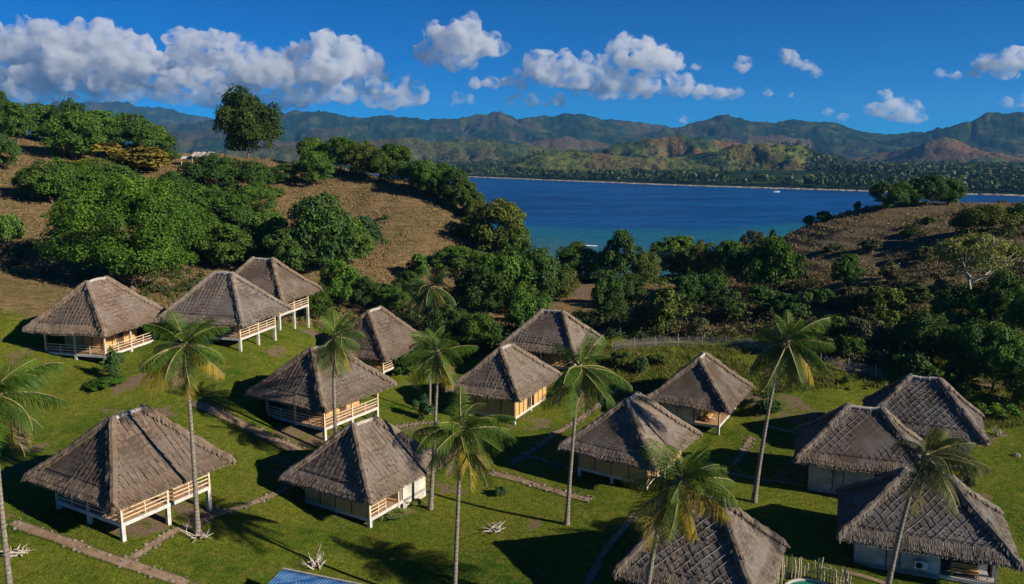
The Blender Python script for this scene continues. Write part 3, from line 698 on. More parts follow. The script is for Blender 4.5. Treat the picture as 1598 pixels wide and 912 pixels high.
def far_height(x, y):
    s = coast_signed(x, y)
    base = SEA_Z - 8 + smooth(-60, 12, s) * 9.2 + np.clip(s, 0, 300) * .02
    z = base.copy(); bare = np.zeros_like(x); olive = np.zeros_like(x)
    inland = smooth(40, 260, s)
    for k, (d, w, tab, bs) in enumerate(RANGES):
        T = profile(tab, d)
        wob = (fbm(x / (w * .9), np.zeros_like(x) + k, 3, 40 + k) - .5) * w * .5
        yk = d + wob
        # the skyline table is scaled with the ridge's own wobbling distance
        zc = np.interp(x / yk * d, T[:, 0], T[:, 1])
        zc = CAM_H + (zc - CAM_H) * yk / d
        t = (yk - y) / w
        front = np.clip(1 - t, 0, 1)
        back = np.clip(1 + t / 1.4, 0, 1)
        pr = np.where(t > 0, front ** 1.25, back)
        wx = x + (fbm(x / (w * .5), y / (w * .5), 3, 55 + k) - .5) * w * .35
        sp = np.clip(np.abs(fbm(wx / (w * .30), y / (w * 1.1), 2, 60 + k) - .5) * 4.2, 0, 1) ** .8
        sp2 = np.clip(np.abs(fbm(wx / (w * .10), y / (w * .26), 2, 80 + k) - .5) * 4.0, 0, 1)
        away = np.clip(np.abs(t) * 2.6, 0, 1)
        pr = pr * (1 - away * (.62 * (1 - sp) + .24 * (1 - sp2)))
        relief = np.maximum(zc - (SEA_Z + 1), 0)
        zz = SEA_Z + 1 + relief * pr
        # wooded crest
        zz = zz + relief * .085 * (fbm(x / (d * .007), y / (d * .014), 3, 90 + k) - .5) * smooth(0, .4, pr)
        zz = np.where(inland > 0, base * (1 - inland) + np.maximum(zz, base) * inland, base)
        m = zz > z
        bmask = smooth(.62 - bs * .5, .72 - bs * .5, fbm(x / (d * .045) + 3.3 * k, y / (d * .09), 4, 20 + k)) * np.clip(bs * 2.2, 0, 1)
        if d == 1900: bmask = bmask * smooth(250, 420, x) * smooth(760, 620, x)
        if d == 2500: bmask = bmask * (.25 + .75 * smooth(950, 1150, x))
        bare = np.where(m, bmask, bare)
        olive = np.where(m, {1480: .9, 1900: .6, 2500: .45}.get(d, 0.0), olive)
        z = np.where(m, zz, z)
    can = (vnoise(x / 15, y / 15, 7) - .5) * 9 + (vnoise(x / 38, y / 38, 6) - .5) * 10
    z = z + can * (1 - .75 * bare) * inland * smooth(1250, 1800, np.hypot(x, y))
    return z, bare, olive

def mat_far():
    t = NT('wooded_hills')
    bare = t.attr('bare').outputs['Fac']; beach = t.attr('beach').outputs['Fac']
    n1 = t.noise(.010, 5, .65, t.pos()); n2 = t.noise(.05, 5, .7, t.pos()); n3 = t.noise(.11, 3, .7, t.pos())
    g = t.mix(t.ramp(n2, [(.35, 0), (.65, 1)]), (.004, .020, .010), (.018, .044, .018))
    g = t.mix(t.ramp(n1, [(.5, 0), (.62, .8)]), g, (.070, .080, .026))
    ol = t.math('MULTIPLY', t.attr('olive').outputs['Fac'], t.ramp(n1, [(.36, 0), (.5, 1)]))
    g = t.mix(ol, g, t.mix(t.ramp(n2, [(.4, 0), (.6, 1)]), (.055, .092, .022), (.160, .165, .045)))
    b = t.mix(t.ramp(n1, [(.4, 0), (.6, 1)]), (.20, .085, .042), (.19, .125, .065))
    b = t.mix(t.ramp(n3, [(.5, 0), (.62, 1)]), b, (.05, .07, .02))
    col = t.mix(bare, g, b)
    col = t.mix(t.ramp(beach, [(.4, 0), (.6, 1)]), col, (.34, .30, .24))
    return t.finish(col, .95, .03, t.bump(t.math('ADD', n3, n2), 1.0, 9.0))

th = np.radians(np.linspace(-52, 52, 1050))
rr = np.concatenate([np.linspace(560, 1300, 110)[:-1], np.geomspace(1300, 8200, 190)])
tt, rad = np.meshgrid(th, rr, indexing='ij')
fx, fy = rad * np.sin(tt), rad * np.cos(tt)
fz, fbare, folive = far_height(fx, fy)
cs = coast_signed(fx, fy)
beach = smooth(-7, -1, cs) * smooth(7, 2, cs)
structure(mesh_obj('mountains', np.stack([fx, fy, fz], -1), grid_faces(len(th), len(rr))[:, ::-1], mat_far(), None, True, {'bare': fbare, 'beach': beach, 'olive': folive}))
# ---------------------------------------------------------------- thatched huts
def thatch_roof(L, W, Rg, H, seed, patt, parent):
    """hip roof: solid core, overlapping thatch tiles, shaggy eave fringe, hip rolls; local z=0 is the eave"""
    r = np.random.RandomState(seed)
    V, Fc, T, MI = [], [], [], []
    n0 = 0
    def quads(P, tone, mi):            # P: (n,4,3)
        nonlocal n0
        n = len(P)
        V.append(P.reshape(-1, 3)); Fc.append(np.arange(n * 4).reshape(n, 4) + n0); n0 += n * 4
        T.append(np.repeat(np.broadcast_to(tone, (n,)), 4)); MI.append(np.full(n, mi))
    a, b, c, d = (np.array(p, float) for p in ((-L/2, -W/2, 0), (L/2, -W/2, 0), (L/2, W/2, 0), (-L/2, W/2, 0)))
    e1, e2 = np.array((-Rg/2, 0, H)), np.array((Rg/2, 0, H))
    faces = {'front': (a, b, e1, e2), 'right': (b, c, e2, e2), 'back': (c, d, e2, e1), 'left': (d, a, e1, e1)}
    drop = np.array((0, 0, .24))
    for key, (p0, p1, q0, q1) in faces.items():
        quads(np.array([[p0, p1, q1, q0]]), -.2, 0)
        ins = 0.97
        quads(np.array([[p0 * [ins, ins, 1] - drop, q0 - drop * 1.6, q1 - drop * 1.6, p1 * [ins, ins, 1] - drop]]), .05, 0)
        quads(np.array([[p0, p0 * [ins, ins, 1] - drop, p1 * [ins, ins, 1] - drop, p1]]), .3, 0)
        e = p1 - p0; E = np.linalg.norm(e); e /= E
        m = q0 - p0; up = m - e * m.dot(e); S = np.linalg.norm(up); up /= S
        nrm = np.cross(e, up)
        x0t, x1t = (q0 - p0).dot(e), (q1 - p0).dot(e)
        sag = lambda t: -.16 * np.sin(np.pi * np.clip(t / S, 0, 1))   # a slight belly
        style = patt.get(key, 'rows')
        expo, tw = (.46, .44) if style == 'seam' else ((.30, .26) if style == 'diamond' else (.27, .42))
        band = 1.05
        t = band
        row = 0
        while t < S - .1:
            row_seam = style == 'seam'
            xl, xr = x0t * t / S, E + (x1t - E) * t / S
            k0 = math.floor(xl / tw) ; k1 = math.ceil(xr / tw)
            off = 0 if style == 'seam' else ((row % 2) * tw / 2 + r.uniform(-.1, .1))
            for k in range(k0 - 1, k1 + 1):
                cx = k * tw + off + r.uniform(-.025, .025)
                ns = 3 if style == 'diamond' else 5
                lift = r.uniform(.08, .14) if style == 'seam' else r.uniform(.035, .075); tn = r.uniform(.42, .75); tilt = r.uniform(.02, .08) if style == 'seam' else r.uniform(0, .02)
                gap = .095 if style == 'seam' else .0
                for j in range(ns):
                    ww = (tw - gap) / ns
                    x = cx + j * ww
                    xa, xb = max(x, xl), min(x + ww * 1.08, xr)
                    if xb - xa < .02: continue
                    lo = t - r.uniform(.02, .12) * (1.4 if style == 'rows' else 1); hi = t + expo * 1.25
                    la = lift + tilt * (j / ns); lb = lift + tilt * ((j + 1) / ns)
                    pts = [(xa, lo, la), (xb, lo, lb), (xb, hi, .012 + lb * .15), (xa, hi, .012 + la * .15)]
                    quads(np.array([[p0 + e * X + up * Y + nrm * (Z + sag(Y) * 0) for X, Y, Z in pts]]), np.clip(tn + r.uniform(-.26, .26), 0, 1), 0)
            t += expo * r.uniform(.94, 1.06); row += 1
        # eave fringe: courses of long loose straw
        for (tl, th_, lift, hang) in ((.62, 1.15, .12, 0), (.28, .85, .16, 0), (-.02, .55, .18, .05), (-.08, .35, .12, .16)):
            n = int(E / .028)
            x = (np.arange(n) + r.uniform(-.4, .4, n)) * (E / n)
            w = r.uniform(.03, .065, n)
            lo = tl - r.uniform(0, .17, n); hi = np.full(n, th_)
            xl, xr = np.clip(x0t * np.maximum(lo, 0) / S, 0, None), E + (x1t - E) * np.maximum(lo, 0) / S
            ok = (x > xl - .05) & (x < xr + .05)
            x, w, lo, hi = x[ok], w[ok], lo[ok], hi[ok]; n = len(x)
            lf = lift * .8 + r.uniform(-.018, .018, n)
            sk = r.uniform(-.06, .06, n)
            dz = np.where(lo < 0, hang * r.uniform(.5, 1.2, n), 0)
            def pt(X, Y, Z, D): return p0 + X[:, None] * e + Y[:, None] * up + Z[:, None] * nrm - D[:, None] * np.array((0, 0, 1.))
            hx0, hx1 = np.clip(x, x0t * hi / S, None), np.clip(x + w, None, E + (x1t - E) * hi / S)
            P = np.stack([pt(x + sk, lo, lf, dz), pt(x + w + sk, lo - .02, lf * r.uniform(.7, 1.2, n), dz), pt(hx1, hi, lf * .3, 0 * dz), pt(hx0, hi, lf * .3, 0 * dz)], 1)
            quads(P, np.clip(r.normal(.55, .17, n), 0, 1), 1)
        # a pole laid over the course above the band
        if style != 'rows' or r.rand() < .4:
            tb = band + .05
            xa, xb = x0t * tb / S + .1, E + (x1t - E) * tb / S - .1
            A, B = p0 + e * xa + up * tb + nrm * .13, p0 + e * xb + up * tb + nrm * .13
            for o1, o2 in (((0, .03), (.035, 0)), ((.035, 0), (0, -.03))):
                P = np.array([[A + up * o1[1] + nrm * o1[0], B + up * o1[1] + nrm * o1[0], B + up * o2[1] + nrm * o2[0], A + up * o2[1] + nrm * o2[0]]])
                quads(P, .35, 0)
        if style == 'diamond':
            # crossing laths that hold the thatch down
            for sgn in (1, -1):
                for k in np.arange(-S, E + S, .62):
                    k = k + r.uniform(-.06, .06)
                    seg = []
                    for tt_ in np.linspace(band - .1, S - .15, 24):
                        X = k + sgn * (tt_ - band) * .8
                        seg.append((X, tt_, x0t * tt_ / S + .15 < X < E + (x1t - E) * tt_ / S - .15))
                    for (X0, t0, o0), (X1, t1, o1) in zip(seg[:-1], seg[1:]):
                        if not (o0 and o1) or r.rand() < .16: continue
                        A, B = p0 + e * X0 + up * t0 + nrm * .13, p0 + e * X1 + up * t1 + nrm * .13
                        wv = (e * .013 - up * sgn * .010)
                        P = np.array([[A - wv, B - wv, B + nrm * .03, A + nrm * .03], [A + nrm * .03, B + nrm * .03, B + wv, A + wv]])
                        quads(P, .75, 2 if (sgn > 0 and r.rand() < .55) else 0)
    def weather(q):
        q = np.array(q, float)
        q[:, 2] += (fbm(q[:, 0] / 1.9 + seed, q[:, 1] / 1.9 - seed, 3, seed) - .5) * .30 - .10 * np.sin(np.pi * np.clip(q[:, 2] / H, 0, 1))
        q[:, :2] *= 1 + (fbm(q[:, :1] / 3.1, q[:, 1:2] / 3.1 + seed, 2, seed + 5) - .5) * .05
        return q
    o = mesh_obj('thatched_roof', weather(np.concatenate(V)), np.concatenate(Fc), None, parent, False, {'tone': np.concatenate(T)},
                 mats=[M['thatch'], M['thatch_fringe'], M['lath']], mat_idx=np.concatenate(MI))
    # rolls of thatch along the hips
    for P, Q in ((a, e1), (d, e1), (b, e2), (c, e2)):
        hb = MB(); n = 26
        prev = None
        k = np.linspace(-.045, 1.0, n)
        rad = .29 * (1 + .22 * (r.rand(n) - .5)); rad[0] = .16
        ctr = [P + (Q - P) * kk + np.array((r.uniform(-.03, .03), r.uniform(-.03, .03),   .16 + r.uniform(-.03, .03) - (.12 if kk < 0 else 0))) for kk in k]
        hb.tube(ctr, rad, 8)
        hb.t = list(np.repeat(np.clip(r.normal(.5, .2, n), 0, 1), 8)) if len(hb.t) == n * 8 else hb.t
        # loose straw over the roll
        dirv = (Q - P) / np.linalg.norm(Q - P); side = np.cross(dirv, (0, 0, 1.)); side /= np.linalg.norm(side)
        for i in range(150):
            kk = r.uniform(-.04, .98); cpt = P + (Q - P) * kk
            s_ = r.choice((-1, 1)); w_ = r.uniform(.03, .07)
            p1_ = cpt + np.array((0, 0, .49)) + side * s_ * r.uniform(0, .12)
            p2_ = cpt + side * s_ * r.uniform(.36, .5) + np.array((0, 0, r.uniform(.0, .12))) - dirv * r.uniform(0, .3)
            hb.add([p1_ - dirv * w_, p1_ + dirv * w_, p2_ + dirv * w_, p2_ - dirv * w_], [(0, 1, 2, 3)], r.uniform(.3, .9))
        hb.v = [tuple(q) for q in weather(hb.v)]
        ho = hb.build('hip_roll', M['thatch_fringe'], o, False)
    rb = MB(); n = 9
    xx = np.linspace(-Rg/2 - .22, Rg/2 + .22, n)
    rb.tube([(x, 0, H + .12 + r.uniform(-.015, .015)) for x in xx], .17, 8)
    for x in np.linspace(-Rg/2, Rg/2, 4): rb.tube([(x, -.32, H - .02), (x, 0, H + .31), (x, .32, H - .02)], .035, 5)
    rb.v = [tuple(q) for q in weather(rb.v)]
    rb.build('ridge_cap', M['ridge'], o, True)
    hr = random.Random(seed * 3)
    k = hr.uniform(.88, 1.12); wm = hr.uniform(-.05, .06) - (.05 if 'diamond' in patt.values() else -.02)
    for q in [o] + list(o.children): q.color = (k * (1 + wm), k, k * (1 - wm), 1)
    return o

def railing(parent, p, q, zt, nb, r, closed=False):
    """two posts' span: top rail, two lower rails, balusters, in light wood"""
    b = MB(); p, q = Vector(p), Vector(q)
    for h in (.30, .58, .88):
        b.bar(p + Vector((0, 0, zt + h + r.uniform(-.015, .015))), q + Vector((0, 0, zt + h + r.uniform(-.015, .015))), .06, .07)
    for i in range(nb + 1):
        k = i / nb; c = p.lerp(q, k)
        b.bar(c + Vector((0, 0, zt + .0)), c + Vector((0, 0, zt + .95)), .075)
    return b.build('railing', M['pole_wood'], parent)

def set_down(b, name, mats, root, label, cat):
    """furniture stands on a floor: built in the hut's axes, then linked as a thing of its own with its origin at its base"""
    V = np.array(b.v); c = np.array(((V[:, 0].min() + V[:, 0].max()) / 2, (V[:, 1].min() + V[:, 1].max()) / 2, V[:, 2].min()))
    b.v = [tuple(q) for q in V - c]
    o = b.build(name, None, None, False, mats)
    a = root.rotation_euler.z
    o.rotation_euler = (0, 0, a)
    o.location = root.location + Vector((c[0] * math.cos(a) - c[1] * math.sin(a), c[0] * math.sin(a) + c[1] * math.cos(a), c[2]))
    o['label'] = label; o['category'] = cat
    return o

def daybed(c, L_, W_, root, label):
    b = MB(); x, y, z = c
    for i in (-1, 1):
        for j in (-1, 1): b.box((x + i * (L_/2 - .06), y + j * (W_/2 - .06), z + .13), (.1, .1, .26), mi=1)
    b.box((x, y, z + .30), (L_, W_, .08), mi=1)
    b.box((x, y, z + .41), (L_ - .08, W_ - .08, .14), mi=0)
    b.box((x - L_/2 + .2, y, z + .54), (.26, W_ * .8, .12), 0, Matrix.Rotation(.35, 3, 'Y'), mi=0)
    return set_down(b, 'daybed', [M['cushion'], M['deck_wood']], root, label, 'daybed')

def hut(x, y, ez, yaw, L, W, Rg, H, deck, variant, patt, label, seed, ins=1.2):
    r = random.Random(seed)
    ya = R(yaw); g = gz(x, y)
    root = thing('thatched_hut', label, 'hut', (x, y, g), ya, 'thatched huts on the lawn')
    roof = thatch_roof(L, W, Rg, H, seed, patt, root); roof.location = (0, 0, ez - g + .22)
    ct, st = math.cos(ya), math.sin(ya)
    def lg(lx, ly): return gz(x + ct * lx - st * ly, y + st * lx + ct * ly) - g
    hx, hy = L / 2 - ins, W / 2 - ins
    under = lambda lx, ly: ez - g - .3 + min((L/2 - abs(lx)) * H / (L/2 - Rg/2), (W/2 - abs(ly)) * H / (W/2))
    dz = floor_z(x, y, yaw, L, W, deck, patt, ins) - g
    low = deck < .5
    # floor with its white edge beam
    b = MB()
    b.box((0, 0, dz - .06), (2 * hx - .1, 2 * hy - .1, .12))
    b.build('floor', M['concrete'] if low else M['deck_wood'], root)
    b = MB()
    for s in (-1, 1):
        b.box((0, s * hy, dz - .13), (2 * hx + .16, .16, .26))
        b.box((s * hx, 0, dz - .135), (.16, 2 * hy - .165, .262))
    b.build('edge_beam', M['white_paint'], root)
    # stilts under the floor, slimmer posts above
    k = 3
    for i in range(k):
        for j in range(k):
            if 0 < i < k - 1 and 0 < j < k - 1: continue
            px, py = -hx + 2 * hx * i / (k - 1), -hy + 2 * hy * j / (k - 1)
            b = MB(); zb = lg(px, py) - .25
            if dz - .26 - zb > .1:
                b.box((px * .985, py * .985, (zb + dz - .262) / 2), (.27, .27, dz - .262 - zb))
                b.build('stilt', M['white_paint'], root)
            b = MB(); zt = under(px, py)
            b.bar((px, py, dz + .001), (px, py, zt), .15)
            b.build('post', M['pole_wood'] if variant != 'white' else M['white_paint'], root)
    b = MB()
    for s in (-1, 1):
        b.bar((-hx, s * hy, under(hx, hy) - .1), (hx, s * hy, under(hx, hy) - .1), .12, .16)
        b.bar((s * hx, -hy + .07, under(hx, hy) - .1), (s * hx, hy - .07, under(hx, hy) - .1), .12, .162)
    b.build('wall_plate', M['pole_wood'], root)
    wall_top = under(hx, hy) - .19
    def wall(name, mat, p, q, z0, z1, th_=.1, ribs=0, doors=()):
        b = MB(); p, q = Vector((*p, 0)), Vector((*q, 0)); d = q - p; ln = d.length; d.normalize(); an = math.atan2(d.y, d.x)
        c = (p + q) / 2
        b.box((c.x, c.y, (z0 + z1) / 2), (ln, th_, z1 - z0), an)
        o = b.build(name, mat, root)
        if ribs:
            nv = Vector((d.y, -d.x, 0))
            for i in range(ribs + 1):
                rb = MB(); e_ = p + d * (ln * i / ribs) + nv * (th_ / 2 + .02)
                rb.bar(e_ + Vector((0, 0, z0)), e_ + Vector((0, 0, z1)), .07)
                rb.build('wall_batten', M['dark_wood'], o)
        return o
    zf = dz + .002
    if variant in ('open', 'tall'):
        # inner room of woven bamboo set back from the two open sides
        rx0, rx1, ry0, ry1 = (-hx + 2.3, hx - .25, -hy + 2.2, hy - .25) if patt.get('left') else (-hx + .3, hx - 2.3, -hy + 2.2, hy - .25)
        for nm, p, q in (('w', (rx0, ry0), (rx1, ry0)), ('w', (rx1, ry0 + .06), (rx1, ry1)), ('w', (rx1 - .06, ry1), (rx0, ry1)), ('w', (rx0, ry1 - .06), (rx0, ry0 + .06))):
            wall('bamboo_wall', M['bamboo_wall'], p, q, zf, wall_top + .9, .1, 4)
        b = MB(); b.box(((rx0 + rx1) / 2, ry0 - .08, zf + 1.0), (.9, .05, 2.0)); b.build('door', M['dark_wood'], root)
        sides = [((-hx, -hy), (hx, -hy)), ((-hx, hy), (-hx, -hy))] if patt.get('left') else [((-hx, -hy), (hx, -hy)), ((hx, -hy), (hx, hy))]
        for (p, q) in sides:
            mid = ((p[0] + q[0]) / 2, (p[1] + q[1]) / 2)
            railing(root, (*p, 0), (*mid, 0), zf, 2, r); railing(root, (*mid, 0), (*q, 0), zf, 2, r)
    elif variant == 'corner':       # woven end wall, open corner, plastered room
        wall('bamboo_wall', M['bamboo_wall'], (-hx, hy), (-hx, -hy + .1), zf, wall_top, .1, 4)
        s = .15 * hx
        wall('plaster_wall', M['plaster'], (s, -hy), (hx, -hy), lg(hx, -hy) - .2, wall_top, .16)
        wall('plaster_wall', M['plaster'], (s, -hy + .09), (s, hy), zf, wall_top, .14)
        wall('plaster_wall', M['plaster'], (hx, -hy + .09), (hx, hy), lg(hx, hy) - .2, wall_top, .16)
        railing(root, (-hx + .1, -hy, 0), (-hx * .45, -hy, 0), zf, 2, r)
        daybed((-hx * .45, -.6, zf), 2.0, 1.2, root, 'orange cushioned daybed on the shaded deck of the hut with palm shadows on its roof')
    elif variant == 'woven':
        wall('bamboo_wall', M['bamboo_wall'], (-hx, hy), (-hx, -hy + .06), zf, wall_top, .1, 4)
        wall('bamboo_wall', M['bamboo_wall'], (-hx, -hy), (-.25 * hx, -hy), zf, wall_top, .1, 3)
        wall('bamboo_wall', M['bamboo_wall'], (.15 * hx, -hy), (hx, -hy), zf, wall_top, .1, 3)
        wall('bamboo_wall', M['bamboo_wall'], (hx, -hy + .06), (hx, hy), zf, wall_top, .1, 4)
        wall('door', M['dark_wood'], (-.25 * hx + .01, -hy + .3), (.15 * hx - .01, -hy + .3), zf, wall_top, .06)
    elif variant == 'veranda':      # plastered end wall with an open timber corner
        c0 = -hy + 2 * hy * .42
        wall('plaster_wall', M['plaster'], (-hx, hy), (-hx, c0), dz - .2, wall_top, .14, 2)
        wall('plaster_wall', M['plaster'], (-hx + .08, c0), (hx - 2.2, c0), zf, wall_top, .14)
        wall('plaster_wall', M['plaster'], (hx - 2.2, c0 - .08), (hx - 2.2, -hy + .1), zf, wall_top, .14)
        daybed((-hx + 1.5, c0 - 1.0, zf), 1.8, .9, root, 'orange cushioned daybed on the corner veranda of the hut with the white end wall')
        b = MB(); b.box((-hx + .8, -hy + .9, zf + .42), (.5, .5, .06))
        for sx_ in (-1, 1):
            for sy_ in (-1, 1): b.box((-hx + .8 + sx_ * .2, -hy + .9 + sy_ * .2, zf + .2), (.05, .05, .38))
        set_down(b, 'low_table', [M['pole_wood']], root, 'small low wooden table on the orange-floored corner veranda', 'table')
    elif variant == 'white':        # plastered room on the ground with a shaded porch to the right
        s = .22 * hx
        zg = min(lg(-hx, -hy), 0) - .3
        wall('plaster_wall', M['plaster'], (-hx, -hy), (s, -hy), zg, wall_top, .16)
        wall('plaster_wall', M['plaster'], (-hx, hy), (-hx, -hy + .09), zg, wall_top + .2, .16)
        wall('plaster_wall', M['plaster'], (s, -hy + .09), (s, hy), zf, wall_top, .14)
        wall('plaster_wall', M['plaster'], (-hx + .09, hy), (hx, hy), zg, wall_top, .16)
        wall('plaster_wall', M['plaster'], (hx, -hy + .8), (hx, hy - .1), zf, wall_top, .14)  # unseen side wall, added to keep the sun out of the porch
        if patt.get('sit'):
            b = MB(); bx_ = .58 * hx
            for q in range(4): b.box((bx_, -hy + .42 - .06 * (q > 1), zf + .34 + .17 * q), (1.7, .10 if q > 1 else .5, .10 if q < 2 else .13), 0, Matrix.Rotation(-.25 if q > 1 else 0, 3, 'X'))
            for sx_ in (-.75, .75):
                for sy_ in (.22, .62): b.box((bx_ + sx_, -hy + sy_, zf + .15), (.08, .08, .3))
            set_down(b, 'bench', [M['cushion']], root, 'orange-brown slatted bench on the porch of the right foreground hut', 'bench')
            b = MB(); b.box((.84 * hx, -hy + .5, zf + .40), (.6, .6, .10)); b.box((.84 * hx, -hy + .82, zf + .7), (.6, .08, .55))
            for sx_ in (-.26, .26):
                for sy_ in (.24, .76): b.box((.84 * hx + sx_, -hy + sy_, zf + .17), (.05, .05, .35))
            set_down(b, 'armchair', [M['fabric_grey']], root, 'grey armchair next to the slatted bench on the right foreground porch', 'armchair')
        b = MB()
        for xx in (-.55 * hx, -.35 * hx): b.bar((xx, -hy - .1, zf), (xx, -hy - .1, wall_top), .07)
        b.build('downpipe', M['dark_wood'], root)
        ac = MB(); ax_ = -.05 * hx
        ac.box((ax_, -hy - .30, zf + .62), (.85, .32, .58)); 
        aco = ac.build('air_conditioner', M['ac_white'], root)
        f = MB(); n = 20
        ring = [(ax_ - .12 + .23 * math.cos(2*math.pi*i/n), -hy - .472, zf + .62 + .23 * math.sin(2*math.pi*i/n)) for i in range(n)]
        f.add(ring + [(p[0], p[1] + .01, p[2]) for p in ring], [tuple(range(n))] + [(i, i + n, (i+1) % n + n, (i+1) % n) for i in range(n)])
        f.build('fan_grille', M['black'], aco)
        br = MB()
        for sx_ in (-.3, .3): br.box((ax_ + sx_, -hy - .28, zf + .16), (.06, .34, .33))
        br.build('bracket', M['metal_grey'], aco)
    return root

HUT_OBS = [hut(*h, seed=50 + i) for i, h in enumerate(HUTS)]
# ---------------------------------------------------------------- trees and shrubs
def crown_mesh(name, seed, lobes, n, leaf, shape=(1, 1, .8), gap=.35, rr=(.18, .40)):
    """leaf-sized faces over many lumps; unit crown: about 1 wide each way from the axis, base at z=0"""
    r = np.random.RandomState(seed)
    cs, rs = [], []
    for i in range(lobes):
        for _ in range(40):
            p = r.normal(size=3); p /= np.linalg.norm(p)
            p = p * r.uniform(.35, 1) ** .6
            if p[2] > -.9: break
        rad = r.uniform(*rr)
        cs.append(p * (1 - rad * .8)); rs.append(rad)
    cs, rs = np.array(cs), np.array(rs)
    wgt = rs ** 2 / (rs ** 2).sum()
    k = r.choice(len(rs), n, p=wgt)
    d = r.normal(size=(n, 3)); d /= np.linalg.norm(d, axis=1)[:, None]
    d[:, 2] = np.where(d[:, 2] < -.65, -d[:, 2], d[:, 2])
    rad = rs[k] * r.uniform(.70, 1.12, n)
    stray = r.rand(n) < .07
    rad = np.where(stray, rad * r.uniform(1.12, 1.5, n), rad)
    P = cs[k] + d * rad[:, None]
    # ragged openings
    g = np.sin(P[:, 0] * 7 + seed) * np.sin(P[:, 1] * 7 - seed) * np.sin(P[:, 2] * 8 + seed * .5)
    keep = g < gap
    P, d, k = P[keep], d[keep], k[keep]; n = len(P)
    P = P * np.array(shape); P[:, 2] += shape[2] * .93
    nr = d + r.normal(size=(n, 3)) * .42 + np.array((0, 0, .25)); nr /= np.linalg.norm(nr, axis=1)[:, None]
    a = np.cross(nr, r.normal(size=(n, 3))); a /= np.linalg.norm(a, axis=1)[:, None]
    b = np.cross(nr, a)
    s = leaf * r.uniform(.6, 1.35, n)[:, None]
    droop = nr * s * .3
    Q = np.stack([P - a * s, P - b * s * .55 + droop * .4, P + a * s - droop, P + b * s * .55 + droop * .4], 1)
    lt = r.uniform(.25, .75, lobes)
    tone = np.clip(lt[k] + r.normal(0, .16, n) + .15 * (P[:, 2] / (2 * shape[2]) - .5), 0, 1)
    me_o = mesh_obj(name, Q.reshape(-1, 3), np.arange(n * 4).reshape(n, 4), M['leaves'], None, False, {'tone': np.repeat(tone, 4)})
    me = me_o.data; bpy.data.objects.remove(me_o)
    return me

def trunk_mesh(name, seed, limbs, mat, h=1.0, rad=.07, spread=.55, tips=0):
    r = random.Random(seed); b = MB()
    pts = [Vector((0, 0, -.12))]; 
    for i in range(5): pts.append(Vector((r.uniform(-.03, .03) * i, r.uniform(-.03, .03) * i, h * (i + 1) / 5)))
    b.tube(pts, [rad * 1.35, rad, rad * .85, rad * .75, rad * .62, rad * .45], 7)
    for i in range(limbs):
        a = 2 * math.pi * (i + r.random() * .6) / limbs; z0 = h * r.uniform(.45, .85)
        o = Vector((0, 0, z0)); tip = Vector((math.cos(a) * spread * r.uniform(.7, 1.1), math.sin(a) * spread * r.uniform(.7, 1.1), z0 + r.uniform(.35, .75)))
        mid = o.lerp(tip, .5) + Vector((0, 0, -.06))
        b.tube([o, mid, tip], [rad * .5, rad * .34, rad * .14], 5)
        for j in range(tips):
            t2 = tip + Vector((r.uniform(-.3, .3), r.uniform(-.3, .3), r.uniform(.05, .3)))
            b.tube([mid.lerp(tip, r.uniform(.1, .8)), t2], [rad * .2, rad * .07], 4)
    o = b.build(name, mat, None, True); me = o.data; bpy.data.objects.remove(o); return me

CR = {
    'big': [crown_mesh('crown', 11 + i, 130, 60000, .0185, (1, 1, .80), .5, (.09, .24)) for i in range(2)],
    'lone': [crown_mesh('crown', 13, 60, 30000, .036, (1, 1, .86), .5)],
    'tree': [crown_mesh('crown', 31 + i, 46, 13000, .042, (1, 1, .84), .36, (.13, .33)) for i in range(5)],
    'shrub': [crown_mesh('crown', 51 + i, 15, 3200, .078, (1, 1, .80), .34) for i in range(4)],
    'thin': [crown_mesh('crown', 71 + i, 40, 11000, .032, (1, 1, .55), .28) for i in range(2)],
    'upright': [crown_mesh('crown', 81 + i, 20, 4200, .058, (.72, .72, 1.15), .30) for i in range(2)],
}
TR = {'tree': [trunk_mesh('trunk', 5 + i, 5, M['bark']) for i in range(3)],
      'thin': [trunk_mesh('trunk', 15, 7, M['pale_bark'], 1.0, .05, .85, 4)]}
GREEN = {
    'bright': (.054, .122, .013), 'mid': (.072, .148, .022), 'dark': (.050, .108, .022), 'olive': (.092, .132, .024),
    'yellow': (.185, .160, .028), 'grey': (.098, .112, .048), 'pale': (.165, .200, .055), 'blue': (0.055, 0.126, 0.047), 'deep': (.046, .085, .015), 'lime': (0.091, 0.192, 0.021),
}
CAT = {'tree': 'tree', 'shrub': 'shrub'}
